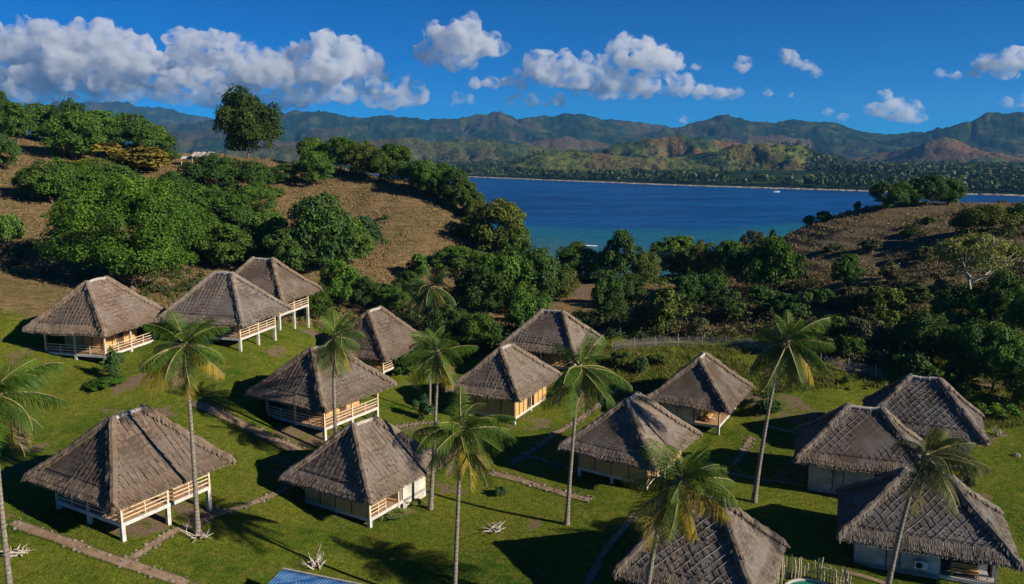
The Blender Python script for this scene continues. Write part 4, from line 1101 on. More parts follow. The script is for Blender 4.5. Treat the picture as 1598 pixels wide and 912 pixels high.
def plant(x, y, w, h, form, tint, label, group, trunk_share=None, seed=0):
    r = random.Random(seed)
    g = gz(x, y)
    shrub = form in ('shrub', 'upright')
    nm = 'shrub' if shrub else 'tree'
    root = thing(nm, label, nm, (x, y, g), r.uniform(0, 6.28), group)
    ts = trunk_share if trunk_share is not None else (.05 if shrub else .22)
    me = r.choice(CR[form])
    c = bpy.data.objects.new('crown', me); C.objects.link(c); c.parent = root
    zs = {'big': 1.6, 'lone': 1.7, 'tree': 1.68, 'shrub': 1.6, 'thin': 1.1, 'upright': 2.3}[form]
    k = .72 if form == 'upright' else 1.0
    c.scale = (w / 2 / k * r.uniform(.92, 1.08), w / 2 / k * r.uniform(.92, 1.08), h * (1 - ts) / zs)
    c.location = (0, 0, h * ts - .1)
    t = GREEN[tint]; j = r.uniform(.82, 1.18); j2 = r.uniform(.92, 1.08)
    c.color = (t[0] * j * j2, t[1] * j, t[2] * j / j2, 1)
    tm = TR['thin'][0] if form == 'thin' else r.choice(TR['tree'])
    if not (shrub and w < 2.2):
        q = bpy.data.objects.new('trunk', tm); C.objects.link(q); q.parent = root
        hh = h * max(ts, .1) * 1.5 if form != 'thin' else h * .75
        q.scale = (w / 2 * .62, w / 2 * .62, hh)
        if form == 'thin': q.scale = (w / 2, w / 2, h * .58)
    return root
for i, p in enumerate(PLANTS): plant(*p, seed=900 + i)
# ---------------------------------------------------------------- coconut palms
def mat_palm():
    t = NT('palm_leaf')
    oc = t.new('ShaderNodeObjectInfo').outputs['Color']
    v = t.attr('tone').outputs['Fac']
    col = t.mix(1.0, oc, t.ramp(v, [(0, (.6, .65, .7)), (.6, (1, 1, 1)), (1, (1.5, 1.35, 1.0))]), 'MULTIPLY')
    return t.finish(col, .6, .15, translucent=.16, tcolor=t.mix(1.0, col, (1.3, 1.3, .6), 'MULTIPLY'))
M['palm_leaf'] = mat_palm()
M['rachis'] = mat_simple('leaf_stalk', (.16, .15, .05), (.30, .26, .10), 4, .5, .3)

def frond_mesh(seed, e0, curl, hang, ragged=0.0, n=50):
    """one frond of unit length growing along +x: start pitch e0, curling down by curl degrees"""
    r = np.random.RandomState(seed); b = MB()
    pts = []; p = np.zeros(3); L = 1.0; m = 26
    yaw = r.uniform(-.1, .1)
    for i in range(m + 1):
        k = i / m
        a = R(e0 - curl * k ** 1.3)
        pts.append(p.copy())
        p = p + np.array((math.cos(a) * math.cos(yaw * k), math.cos(a) * math.sin(yaw * k), math.sin(a))) * L / m
    pts = np.array(pts)
    b.tube([tuple(q) for q in pts[::2]], [.017 * (1 - .85 * i / (m / 2)) + .002 for i in range(m // 2 + 1)], 4, .6, 1)
    for i in range(n):
        k = .14 + .86 * (i + r.uniform(-.3, .3)) / n
        if r.rand() < ragged: continue
        j = min(k * m, m - .01); i0 = int(j); q = pts[i0] * (1 - j + i0) + pts[min(i0 + 1, m)] * (j - i0)
        t = pts[min(i0 + 1, m)] - pts[i0]; t /= np.linalg.norm(t)
        up = np.cross(np.cross(t, (0, 0, 1.)) if abs(t[2]) < .98 else np.array((0, 1., 0)), t); up /= np.linalg.norm(up) + 1e-9
        sd = np.cross(t, up)
        ln = .32 * math.sin(math.pi * min(1, .18 + .80 * k)) ** .7 * r.uniform(.85, 1.1) + .03
        for s in (-1, 1):
            d = sd * s * .82 + t * (.42 + .35 * k + r.uniform(-.12, .12)) + up * (.22 - hang * .5)
            d /= np.linalg.norm(d)
            hg = hang * r.uniform(.6, 1.5); g = np.array((0, 0, -1.)) * hg
            w = .0058 * r.uniform(.7, 1.4)
            m1 = q + d * ln * .5 + g * ln * .14
            d2 = d + g * r.uniform(.7, 1.3); d2 /= np.linalg.norm(d2)
            tip = m1 + d2 * ln * .52
            wv = t * w
            tn = float(np.clip(r.normal(.5, .2), 0, 1))
            b.add([q - wv * .8, q + wv * .8, m1 + wv, m1 - wv, tip], [(0, 1, 2, 3), (3, 2, 4)], tn, 0)
    o = mesh_obj('frond', b.v, b.f, None, None, False, {'tone': b.t}, mats=[M['palm_leaf'], M['rachis']], mat_idx=b.mi)
    me = o.data; bpy.data.objects.remove(o); return me

FR = {  # by start pitch
    'up': [frond_mesh(1 + i, 80 - 11 * i, 40 + 12 * i, .6) for i in range(4)],
    'mid': [frond_mesh(11 + i, 48 - 10 * i, 48 + 10 * i, .9) for i in range(4)],
    'flat': [frond_mesh(21 + i, 14 - 10 * i, 36 + 9 * i, 1.1) for i in range(4)],
    'low': [frond_mesh(31 + i, -26 - 14 * i, 34 - 4 * i, 1.2, .08) for i in range(4)],
    'dead': [frond_mesh(41 + i, -68 - 8 * i, 20, 1.3, .3) for i in range(2)],
}
def coconut_mesh():
    import bmesh
    bm = bmesh.new(); bmesh.ops.create_icosphere(bm, subdivisions=2, radius=.15)
    for v in bm.verts: v.co.z *= 1.2
    me = bpy.data.meshes.new('coconut'); bm.to_mesh(me); bm.free()
    me.materials.append(M['coconut']); return me
NUT = coconut_mesh()
PALM_TINT = {'g': (.058, .115, .015), 'd': (.036, .078, .018), 'y': (.062, .112, .014), 'o': (.070, .085, .028)}

def palm(base, mid, top, fl, n, az0, wind, kind, label, seed):
    r = random.Random(seed)
    B, Mi, T = Vector(base), Vector(mid), Vector(top)
    root = thing('palm_tree', label, 'palm', B, 0, 'coconut palms between the huts')
    Mi, T = Mi - B, T - B
    # trunk: a quadratic curve through mid and top, with leaf-scar rings and a swollen foot
    h = T.length; pts, rad = [], []
    ctrl = Mi * 2 - T * .5
    N = 36
    for i in range(N + 1):
        k = i / N
        pts.append(ctrl * (2 * k * (1 - k)) + T * k * k + Vector((0, 0, -.3 * (1 - k))))
        rad.append((.175 - .075 * k + .13 * math.exp(-k * 16)) * (1 + (.05 if i % 2 else -.04)))
    b = MB(); b.tube(pts, rad, 10); b.build('trunk', M['palm_bark'], root, True)
    b = MB(); hd = (pts[-1] - pts[-3]).normalized()
    b.tube([T - hd * .1, T + hd * .35, T + hd * .7], [.13, .24, .10], 8); b.build('crown_shaft', M['rachis'], root, True)
    ct = PALM_TINT[kind]
    n += 7
    for i in range(n):
        k = i / (n - 1)
        az = i * 2.39996 + r.uniform(-.25, .25)
        # the breeze turns fronds towards +x
        az = math.atan2(math.sin(az), math.cos(az)); az = az0 + az * (1 - wind * .55)
        cls = 'up' if k < .22 else 'mid' if k < .42 else 'flat' if k < .64 else 'low' if k < .90 else 'dead'
        o = bpy.data.objects.new('frond', r.choice(FR[cls])); C.objects.link(o); o.parent = root
        L = fl * {'up': .86, 'mid': 1.08, 'flat': 1.12, 'low': 1.12, 'dead': .9}[cls] * .80 * r.uniform(.74, 1.08)
        o.location = T + hd * {'up': .6, 'mid': .5, 'flat': .4, 'low': .28, 'dead': .15}[cls]
        o.rotation_euler = (r.uniform(-.8, .8), r.uniform(-.2, .2), az)
        o.scale = (L, L * 1.05, L)
        j = r.uniform(.75, 1.25)
        c = (ct[0] * j, ct[1] * j, ct[2])
        if cls == 'dead': c = (.23 * j, .165 * j, .10)
        elif (cls == 'low' and r.random() < (.75 if kind == 'y' else .25)) or (cls == 'flat' and kind == 'y' and r.random() < .25):
            c = (.26 * j, .19 * j, .02)
        elif cls == 'up': c = (ct[0] * 1.15 * j, ct[1] * 1.12 * j, ct[2])
        if kind == 'o' and cls in ('low', 'flat') and r.random() < .5: c = (.15 * j, .135 * j, .06)
        o.color = (*c, 1)
    for i in range(r.randint(6, 9)):
        a = r.uniform(0, 6.28); o = bpy.data.objects.new('coconut', NUT); C.objects.link(o); o.parent = root
        o.location = T + Vector((math.cos(a) * .3, math.sin(a) * .3, r.uniform(-.18, .22)))
        o.rotation_euler = (r.uniform(-.5, .5), r.uniform(-.5, .5), 0)
        if kind == 'y' and r.random() < .5:
            o.material_slots[0].link = 'OBJECT'; o.material_slots[0].material = M['coconut_red']
    return root
for i, p in enumerate(PALMS): palm(*p, seed=70 + i)
# ---------------------------------------------------------------- paths
def mat_path():
    t = NT('path_earth')
    n = t.noise(1.4, 5, .65, t.pos()); f = t.noise(12, 3, .7, t.pos()); e = t.attr('edge').outputs['Fac']
    col = t.mix(t.ramp(n, [(.35, 0), (.65, 1)]), (.20, .135, .082), (.32, .24, .165))
    col = t.mix(1.0, col, t.ramp(f, [(.3, .7), (.7, 1.25)]), 'MULTIPLY')
    ed = t.math('ADD', e, t.math('MULTIPLY', t.math('SUBTRACT', f, .5), 1.1))
    col = t.mix(t.ramp(ed, [(.45, 0), (.75, 1)]), col, (.07, .085, .018))
    return t.finish(col, .95, .05, t.bump(f, .7, .08))
def mat_stone():
    t = NT('rubble_stone')
    v = t.attr('tone').outputs['Fac']
    return t.finish(t.mix(v, (.12, .10, .08), (.27, .235, .20)), .9, .1, t.bump(t.noise(9, 3, .6, t.objv()), .4, .03))
M['path'] = mat_path(); M['stone'] = mat_stone()
def resample(pl, step):
    P = [np.array(p) for p in pl]
    # smooth corner-cutting, then even steps
    for _ in range(2):
        Q = [P[0]]
        for a, b in zip(P[:-1], P[1:]): Q += [a * .75 + b * .25, a * .25 + b * .75]
        P = Q + [P[-1]]
    P = np.array(P); s = np.concatenate([[0], np.cumsum(np.hypot(*np.diff(P, axis=0).T))])
    k = np.arange(0, s[-1], step)
    return np.stack([np.interp(k, s, P[:, 0]), np.interp(k, s, P[:, 1])], 1)
def rock_verts(r, c, s):
    v = [];  # squashed rough octahedron with a cut top
    a0 = r.uniform(0, 6.28); n = 6
    for zz, kk in ((-.35, .9), (.25, 1.0), (.6, .55)):
        for i in range(n):
            a = a0 + 2 * math.pi * i / n; q = s * kk * r.uniform(.75, 1.15)
            v.append((c[0] + math.cos(a) * q, c[1] + math.sin(a) * q * .8, c[2] + zz * s))
    f = [(i, (i+1) % n, n + (i+1) % n, n + i) for i in range(n)] + [(n + i, n + (i+1) % n, 2*n + (i+1) % n, 2*n + i) for i in range(n)] + [tuple(range(2*n, 3*n))]
    return v, f
for pi, (nm, w, st, pl) in enumerate(PATHS):
    w *= .75; r = random.Random(pi); pts = resample(pl, .45)
    d = np.gradient(pts, axis=0); d /= np.linalg.norm(d, axis=1)[:, None] + 1e-9
    nrm = np.stack([-d[:, 1], d[:, 0]], 1)
    ks = np.linspace(-1, 1, 7)
    V = []; E_ = []
    for i, (p, nn) in enumerate(zip(pts, nrm)):
        ww = w / 2 * (1.15 + .35 * (vnoise(i * .4, pi * 7.7, 3) - .5))
        for k in ks: V.append((*(p + nn * ww * k), 0)); E_.append(abs(k) ** 1.5)
    V = np.array(V); V[:, 2] = ground(V[:, 0], V[:, 1]) + .035
    b = MB()
    b.v = [tuple(v) for v in V]; b.f = [list(q) for q in grid_faces(len(pts), 7)[:, ::-1]]; b.n = len(b.v); b.t = [.5] * b.n; b.mi = [0] * len(b.f)
    if st:
        for i, (p, nn) in enumerate(zip(pts, nrm)):
            for sd in (-1, 1):
                if r.random() < (.5 if st == 1 else .3): continue
                q = p + nn * sd * w / 2 * r.uniform(.85, 1.2); s = r.uniform(.06, .17)
                v, f = rock_verts(r, (q[0], q[1], gz(*q) + .06), s); b.add(v, f, r.random(), 1)
            for _ in range(1 if st == 1 else 2):
                if r.random() < .55:
                    q = p + nn * r.uniform(-.8, .8) * w / 2; s = r.uniform(.08, .19)
                    v, f = rock_verts(r, (q[0], q[1], gz(*q) + .03), s); b.add(v, f, r.random(), 1)
    nb = b.n
    e = np.concatenate([E_, np.zeros(nb - len(E_))])
    o = mesh_obj(nm, b.v, b.f, None, None, False, {'tone': b.t, 'edge': e}, mats=[M['path'], M['stone']], mat_idx=b.mi)
    structure(o)

# ---------------------------------------------------------------- grass
def mat_grass(name, c1, c2, c3):
    t = NT(name)
    v = t.attr('tone').outputs['Fac']; n = t.noise(.3, 3, .6, t.pos())
    col = t.mix(v, c1, c2); col = t.mix(t.ramp(n, [(.45, 0), (.7, .8)]), col, c3)
    return t.finish(col, .6, .2, translucent=.3)
hut_xy = np.array([(h[0], h[1]) for h in HUTS])
def blades(name, x, y, h, w, mat, seed, lean=.5):
    r = np.random.RandomState(seed); n = len(x)
    z = ground(x, y)
    a = r.uniform(0, np.pi, n); hh = h * r.uniform(.5, 1.3, n); ww = w * r.uniform(.6, 1.4, n)
    dx, dy = np.cos(a) * ww, np.sin(a) * ww
    lx, ly = r.normal(0, lean, n) * hh, r.normal(0, lean, n) * hh
    V = np.stack([np.stack([x - dx, y - dy, z - .02], 1), np.stack([x + dx, y + dy, z - .02], 1), np.stack([x + lx, y + ly, z + hh], 1)], 1)
    o = mesh_obj(name, V.reshape(-1, 3), np.arange(n * 3).reshape(n, 3), mat, None, False, {'tone': np.repeat(r.uniform(0, 1, n), 3)})
    o['kind'] = 'stuff'; return o
def off_paths(x, y, m=0.0):
    k = np.ones(len(x), bool)
    for nm, w, st, pl in PATHS:
        k &= seg_dist(x, y, pl) > w / 2 * .9 + m
    for hx, hy, rr in BARE: k &= np.hypot(x - hx, y - hy) > rr * .75
    for (hx, hy), H_ in zip(hut_xy, HUTS): k &= np.hypot(x - hx, y - hy) > 3.4
    return k
r_ = np.random.RandomState(4)
n = 330000
y = 36 + 72 * r_.rand(n) ** 1.25; x = (r_.rand(n) * 2 - 1) * (10 + y * .72)
k = off_paths(x, y) & (fbm(x / 2.2, y / 2.2, 3, 77) + r_.rand(n) * .5 > .62)
blades('lawn_grass', x[k], y[k], .085, .035, mat_grass('grass_blades', (.055, .110, .010), (.130, .175, .020), (.185, .175, .030)), 1, .8)
# rough grass by the back fence and along the scrub
n = 70000
x = r_.uniform(8, 66, n); y = r_.uniform(80, 106, n)
k = off_paths(x, y) & (fbm(x / 3, y / 3, 3, 17) + r_.rand(n) * .35 > .62) & ((y > 88) | (x > 44)) & (y < 104 - .12 * (x - 8))
blades('rough_grass', x[k], y[k], .42, .05, mat_grass('rough_grass_blades', (.090, .125, .016), (.180, .180, .032), (.21, .18, .05)), 2, .5)
n = 90000
x = np.concatenate([r_.uniform(-110, 5, n), r_.uniform(15, 115, n // 2)]); y = np.concatenate([r_.uniform(104, 205, n), r_.uniform(104, 178, n // 2)])
k = (fbm(x / 4, y / 4, 3, 27) + r_.rand(len(x)) * .4 > .66)
blades('dry_grass', x[k], y[k], .42, .11, mat_grass('dry_grass_blades', (.17, .12, .055), (.33, .24, .115), (.15, .145, .045)), 3, .7)

# ---------------------------------------------------------------- undergrowth of the scrub (nobody could count it)
def leaf_mass(name, x, y, hgt, leaf, per, tint, seed, spread):
    r = np.random.RandomState(seed); n = len(x)
    z = ground(x, y)
    hh = hgt * r.uniform(.35, 1.25, n)
    i = np.repeat(np.arange(n), per); N = len(i)
    d = r.normal(size=(N, 3)); d /= np.linalg.norm(d, axis=1)[:, None]; d[:, 2] = np.abs(d[:, 2])
    rad = r.uniform(.55, 1.0, N)
    P = np.stack([x[i] + d[:, 0] * rad * spread * hh[i], y[i] + d[:, 1] * rad * spread * hh[i], z[i] + d[:, 2] * rad * hh[i]], 1)
    nr = d + r.normal(size=(N, 3)) * .45; nr /= np.linalg.norm(nr, axis=1)[:, None]
    a = np.cross(nr, r.normal(size=(N, 3))); a /= np.linalg.norm(a, axis=1)[:, None]; b = np.cross(nr, a)
    s = leaf * r.uniform(.6, 1.4, N)[:, None]
    Q = np.stack([P - a * s, P - b * s * .6, P + a * s, P + b * s * .6], 1)
    tone = np.clip(r.uniform(.1, .9, n)[i] + r.normal(0, .13, N), 0, 1)
    o = mesh_obj(name, Q.reshape(-1, 3), np.arange(N * 4).reshape(N, 4), M['leaves'], None, False, {'tone': np.repeat(tone, 4)})
    o['kind'] = 'stuff'; o.color = (*tint, 1); return o
def region(n, poly_fn, box, seed):
    r = np.random.RandomState(seed)
    x = r.uniform(box[0], box[1], n); y = r.uniform(box[2], box[3], n)
    k = poly_fn(x, y, r.rand(n)); return x[k], y[k]
fy0 = lambda x: np.interp(x, [p[0] for p in FENCE_LINE], [p[1] for p in FENCE_LINE])
x, y = region(2600, lambda x, y, q: (y > fy0(x) + 1.5) & (fbm(x / 9, y / 9, 3, 31) + .30 * q > .60 +   .37 * smooth(108, 132, y) - .2 * smooth(45, 62, x) * smooth(140, 110, y)), (14, 112, 84, 170), 5)
leaf_mass('undergrowth', x, y, 1.7, .19, 60, (.060, .070, .026), 6, .9)
x, y = region(1500, lambda x, y, q: (y > fy0(x) + 2) & (fbm(x / 7, y / 7, 3, 35) + .30 * q > .66 + .3 * smooth(115, 140, y)), (20, 112, 84, 160), 7)
leaf_mass('undergrowth', x, y, 1.3, .17, 50, (.095, .085, .045), 8, .9)
x, y = region(1800, lambda x, y, q: fbm(x / 8, y / 8, 3, 41) + .25 * q > .60 + .3 * smooth(-44, -38, x) * smooth(118, 124, y), (-80, 6, 106, 175), 9)
k = (y < 122 + .9 * np.clip(-x - 30, 0, 60)) & (y > 108 + 0 * x) & (x > -70 + (y - 110) * -.3)
leaf_mass('undergrowth', x[k], y[k], 1.4, .2, 55, (.045, .075, .020), 10, .9)
x, y = region(700, lambda x, y, q: fbm(x / 6, y / 6, 3, 43) + .25 * q > .58, (-18, 22, 104, 122), 11)
leaf_mass('undergrowth', x, y, 1.5, .2, 55, (.036, .066, .020), 12, .9)

x, y = region(900, lambda x, y, q: fbm(x / 5, y / 5, 3, 53) + .3 * q > .52, (4, 50, 147, 170), 15)
leaf_mass('undergrowth', x, y, 2.0, .2, 60, (.050, .085, .022), 16, .9)
x, y = region(900, lambda x, y, q: (y < fy0(x) - .5) & ((y > 88.5 - .02 * x) | (x > 46)) & (fbm(x / 4, y / 4, 3, 47) + .3 * q > .66), (9, 64, 82, 106), 13)
k = np.ones(len(x), bool)
for (hx, hy), H_ in zip(hut_xy, HUTS): k &= np.hypot(x - hx, y - hy) > 6.5
leaf_mass('tall_grass', x[k], y[k], .55, .10, 46, (.125, .135, .028), 14, 1.1)

# ---------------------------------------------------------------- far shore palms and woods
def far_wood(name, n, box, cond, h, seed, tint, leaf):
    r = np.random.RandomState(seed)
    a = R(1) * r.uniform(box[0], box[1], n); d = r.uniform(box[2], box[3], n)
    x, y = d * np.sin(a), d * np.cos(a)
    z, br, _o = far_height(x, y); s = coast_signed(x, y)
    k = cond(x, y, s, br, r.rand(n)) & (z > SEA_Z + .5)
    x, y, z = x[k], y[k], z[k]; n = len(x); hh = h * r.uniform(.55, 1.25, n); per = 16
    i = np.repeat(np.arange(n), per); N = len(i)
    dd = r.normal(size=(N, 3)); dd /= np.linalg.norm(dd, axis=1)[:, None]
    P = np.stack([x[i] + dd[:, 0] * hh[i] * .42, y[i] + dd[:, 1] * hh[i] * .42, z[i] + hh[i] * (.62 + .36 * dd[:, 2])], 1)
    nr = dd + r.normal(size=(N, 3)) * .3; nr /= np.linalg.norm(nr, axis=1)[:, None]
    a_ = np.cross(nr, r.normal(size=(N, 3))); a_ /= np.linalg.norm(a_, axis=1)[:, None]; b_ = np.cross(nr, a_)
    s_ = leaf * hh[i] * r.uniform(.7, 1.3, N); s_ = s_[:, None]
    Q = np.stack([P - a_ * s_, P - b_ * s_ * .7, P + a_ * s_, P + b_ * s_ * .7], 1)
    tone = np.repeat(np.clip(r.uniform(.1, .9, n)[i] + r.normal(0, .1, N), 0, 1), 4)
    o = mesh_obj(name, Q.reshape(-1, 3), np.arange(N * 4).reshape(N, 4), M['leaves'], None, False, {'tone': tone})
    o['kind'] = 'stuff'; o.color = (*tint, 1)
far_wood('palm_grove', 8000, (-12, 50, 640, 1500), lambda x, y, s, b, q: (s > 16) & (s < 50 + 100 * vnoise(x / 90, y / 90, 8)) & (q < .8), 10, 21, (.045, .075, .024), .24)
far_wood('palm_grove', 9000, (20, 50, 760, 1700), lambda x, y, s, b, q: (s > 60) & (x > 480) & (fbm(x / 70, y / 70, 2, 19) + .3 * q > .5), 10, 24, (.040, .068, .022), .24)
far_wood('hill_wood', 9000, (-10, 45, 1000, 2300), lambda x, y, s, b, q: (s > 150) & (b < .4) & (fbm(x / 160, y / 160, 3, 9) + .2 * q > .74), 7, 22, (.030, .058, .020), .26)

# ---------------------------------------------------------------- back fence of woven sticks
t = thing('wattle_fence', 'grey fence of woven sticks between the rough grass and the dark scrub', 'fence', (FENCE_LINE[0][0], FENCE_LINE[0][1], gz(*FENCE_LINE[0])))
O = np.array((*FENCE_LINE[0], gz(*FENCE_LINE[0])))
fp = resample(FENCE_LINE, .28); fz_ = ground(fp[:, 0], fp[:, 1])
M['wattle'] = mat_simple('grey_wattle', (.20, .18, .19), (.36, .33, .34), 5, .9, .1)
r = random.Random(3); b = MB()
for i in range(len(fp) - 5):
    if vnoise(i * .035, 2.2, 5) < .22:
        if b.n: b.build('woven_panel', M['wattle'], t); b = MB()
        continue
    for s in (3, -3):
        j = i + abs(s)
        z0, z1 = (0, 1.25) if s > 0 else (1.25, 0)
        b.bar((fp[i][0] - O[0], fp[i][1] - O[1], fz_[i] + z0 * r.uniform(.9, 1.1) - O[2]), (fp[j][0] - O[0] + r.uniform(-.05, .05), fp[j][1] - O[1], fz_[j] + z1 * r.uniform(.9, 1.15) - O[2]), .045, .02, r.random())
    b.bar((fp[i][0] - O[0], fp[i][1] - O[1], fz_[i] + .6 - O[2]), (fp[i + 1][0] - O[0], fp[i + 1][1] - O[1], fz_[i + 1] + .6 - O[2]), .03, .03, .5)
if b.n: b.build('woven_panel', M['wattle'], t)
for i in range(0, len(fp), 11):
    b = MB(); b.tube([(fp[i][0] - O[0], fp[i][1] - O[1], fz_[i] - .2 - O[2]), (fp[i][0] - O[0] + r.uniform(-.08, .08), fp[i][1] - O[1], fz_[i] + r.uniform(1.35, 1.7) - O[2])], [.06, .045], 6, r.random())
    b.build('post', M['wattle'], t)

# ---------------------------------------------------------------- stake fence and plunge pool by the bottom edge
px_, py_ = POND; pz = gz(px_, py_)
t = thing('stake_fence', 'curved fence of uneven bamboo stakes around the small green pool', 'fence', (px_, py_, pz))
r = random.Random(8); k = 0
for i in range(46):
    a = R(-20 + 232 * i / 45); rad_ = 2.35 + r.uniform(-.06, .06)
    cx, cy = math.cos(a) * rad_ * 1.05, math.sin(a) * rad_ * .85
    zz = gz(px_ + cx, py_ + cy) - pz; hh = r.uniform(.95, 1.75)
    b = MB(); b.tube([(cx, cy, zz - .25), (cx + r.uniform(-.04, .04), cy, zz + hh * .5), (cx + r.uniform(-.1, .1), cy + r.uniform(-.08, .08), zz + hh)], [r.uniform(.035, .06)] * 3, 6, r.random())
    b.build('stake', M['stake'], t)
for h in (.45, .95):
    b = MB(); b.tube([(math.cos(R(-20 + 232 * i / 30)) * 2.43 * 1.05, math.sin(R(-20 + 232 * i / 30)) * 2.43 * .85, h) for i in range(31)], .03, 5); b.build('rail', M['stake'], t)
def disc(b, rx, ry, z0, z1, n=40, rin=0):
    o = [(math.cos(2*math.pi*i/n)*rx, math.sin(2*math.pi*i/n)*ry) for i in range(n)]
    if not rin:
        b.add([(x, y, z1) for x, y in o], [tuple(range(n))]); return
    v = [(x, y, z0) for x, y in o] + [(x, y, z1) for x, y in o] + [(x*rin, y*rin, z1) for x, y in o] + [(x*rin, y*rin, z0) for x, y in o]
    f = []
    for q in range(3):
        f += [(q*n+i, q*n+(i+1)%n, (q+1)*n+(i+1)%n, (q+1)*n+i) for i in range(n)]
    b.add(v, f)
t = thing('plunge_pool', 'small round green-bottomed pool with a pale rim inside the stake fence', 'pool', (px_, py_, pz))
b = MB(); disc(b, 1.7, 1.35, -.1, .32, 40, .9); b.build('rim', M['plaster'], t)
m = NT('pool_water'); M['pool'] = m.finish((.01, .16, .11), .12, .5, m.bump(m.noise(3, 2, .5, m.objv()), .2, .03))
b = MB(); disc(b, 1.55, 1.22, 0, .2); b.build('water', M['pool'], t)

# ---------------------------------------------------------------- heaps of driftwood and roots
lbs = ['heap of pale driftwood with one stick pointing up, above the blue roof', 'flat heap of pale sticks lying on the lawn between two palms', 'heap of dry fronds and sticks at the foot of the slender left palm',
       'pale root heap beside the palm trunk at the left edge', 'small upright bunch of pale driftwood on the far right lawn']
PILES[2] = (PALMS[0][0][0] + .25, PALMS[0][0][1] - .35)
for i, (hx, hy) in enumerate(PILES):
    r = random.Random(40 + i)
    t = thing('driftwood_heap', lbs[i], 'driftwood', (hx, hy, gz(hx, hy)), 0, 'driftwood heaps on the lawn')
    for j in range(18 if i != 4 else 12):
        a = r.uniform(0, 6.28); ln = r.uniform(.5, 1.15); el = R(r.uniform(4, 34) if i in (1, 2, 3) else r.uniform(15, 75))
        c = Vector((r.uniform(-.45, .45), r.uniform(-.35, .35), .05 + r.uniform(0, .15)))
        d = Vector((math.cos(a) * math.cos(el), math.sin(a) * math.cos(el), math.sin(el)))
        if i == 0 and j == 0: d = Vector((.25, .1, 1)).normalized(); ln = 1.5
        e = c + d * ln; mid = c.lerp(e, .5) + Vector((r.uniform(-.08, .08), r.uniform(-.08, .08), r.uniform(0, .08)))
        b = MB(); w = r.uniform(.035, .07); b.tube([c, mid, e], [w, w * .8, w * .3], 5)
        if r.random() < .5:
            q = mid + Vector((r.uniform(-.3, .3), r.uniform(-.3, .3), r.uniform(.05, .3))); b.tube([mid, q], [w * .6, w * .25], 5)
        b.build('stick', M['driftwood'], t)
r = random.Random(2); v, f = rock_verts(r, (0, 0, .05), .38)
o = mesh_obj('rock', v, f, M['stone'], None, False, {'tone': [.6] * len(v)}); o.location = (*ROCK, gz(*ROCK)); o['label'] = 'single grey rock on the lawn at the right edge'; o['category'] = 'rock'

# ---------------------------------------------------------------- blue-roofed shelter at the bottom edge
A, B_ = Vector(BLUE[0]), Vector(BLUE[1])
g0 = gz(A.x, A.y - 2)
t = thing('blue_roof_shelter', 'open shelter with a faded corrugated blue roof, cut by the bottom edge', 'shelter', (A.x, A.y, g0))
ax = (B_ - A); ax.z = 0; Ls = ax.length + .5; ax.normalize(); back = Vector((ax.y, -ax.x, 0))
def mat_blue():
    t = NT('blue_sheet'); n = t.noise(.9, 4, .65, t.objv((.6, 3, 1)))
    col = t.mix(t.ramp(n, [(.40, 0), (.62, 1)]), (.014, .085, .26), (.10, .24, .44))
    col = t.mix(t.ramp(t.noise(1.2, 3, .6, t.objv()), [(.62, 0), (.8, .55)]), col, (.42, .45, .50))
    return t.finish(col, .5, .35)
M['blue'] = mat_blue()
nu, nv = 160, 8; V = []
for i in range(nu):
    for j in range(nv):
        u_, w_ = Ls * i / (nu - 1), 3.8 * j / (nv - 1)
        p = ax * u_ + back * w_; V.append((p.x, p.y, A.z - g0 - .12 * w_ + .02 * math.sin(u_ * 2 * math.pi / .2)))
o = mesh_obj('roof_sheet', V, grid_faces(nu, nv)[:, ::-1], M['blue'], t, True)
sm = o.modifiers.new('s', 'SOLIDIFY'); sm.thickness = .012
b = MB(); p0 = ax * -.02 + Vector((0, 0, A.z - g0 + .035)); b.bar(p0, p0 + ax * Ls, .14, .05); b.build('ridge_flashing', M['ridge'], t)
for u_ in (.25, Ls * .5, Ls - .25):
    for w_ in (.25, 3.5):
        p = ax * u_ + back * w_; b = MB(); zt = A.z - g0 - .12 * w_ - .03
        b.bar((p.x, p.y, gz(A.x + p.x, A.y + p.y) - g0 - .3), (p.x, p.y, zt), .12); b.build('post', M['pole_wood'], t)

# ---------------------------------------------------------------- little field shelter on the hill
sx_, sy_ = SHELTER; t = thing('field_shelter', 'tiny thatch-roofed shelter on the left hilltop near the lone round tree', 'shelter', (sx_, sy_, gz(sx_, sy_)), R(-8))
for (x0, x1, y0, y1, h0, h1) in ((-1.6, 3.3, -1.8, 1.8, 2.5, 3.4), (-4.4, -1.5, -1.4, 1.4, 1.9, 2.5)):
    b = MB(); n = 14; r = random.Random(5)
    V = []
    for i in range(n + 1):
        k = i / n; x = x0 + (x1 - x0) * k
        V += [(x, y0, h0 + r.uniform(-.12, .12)), (x, 0, h1 + r.uniform(-.1, .1)), (x, y1, h0 + r.uniform(-.12, .12))]
    Fq = [(3*i, 3*i+3, 3*i+4, 3*i+1) for i in range(n)] + [(3*i+1, 3*i+4, 3*i+5, 3*i+2) for i in range(n)]
    o = mesh_obj('roof', V, [list(q) for q in Fq], M['ridge'], t); sm = o.modifiers.new('s', 'SOLIDIFY'); sm.thickness = .18
    for x in (x0 + .3, x1 - .3):
        for y in (y0 + .3, y1 - .3):
            b = MB(); b.bar((x, y, -1.0), (x, y, h0 - .1), .14); b.build('post', M['pole_wood'], t)
b = MB(); b.box((1.0, .6, .6), (3.6, .12, 2.2)); b.build('back_wall', M['dark_wood'], t)

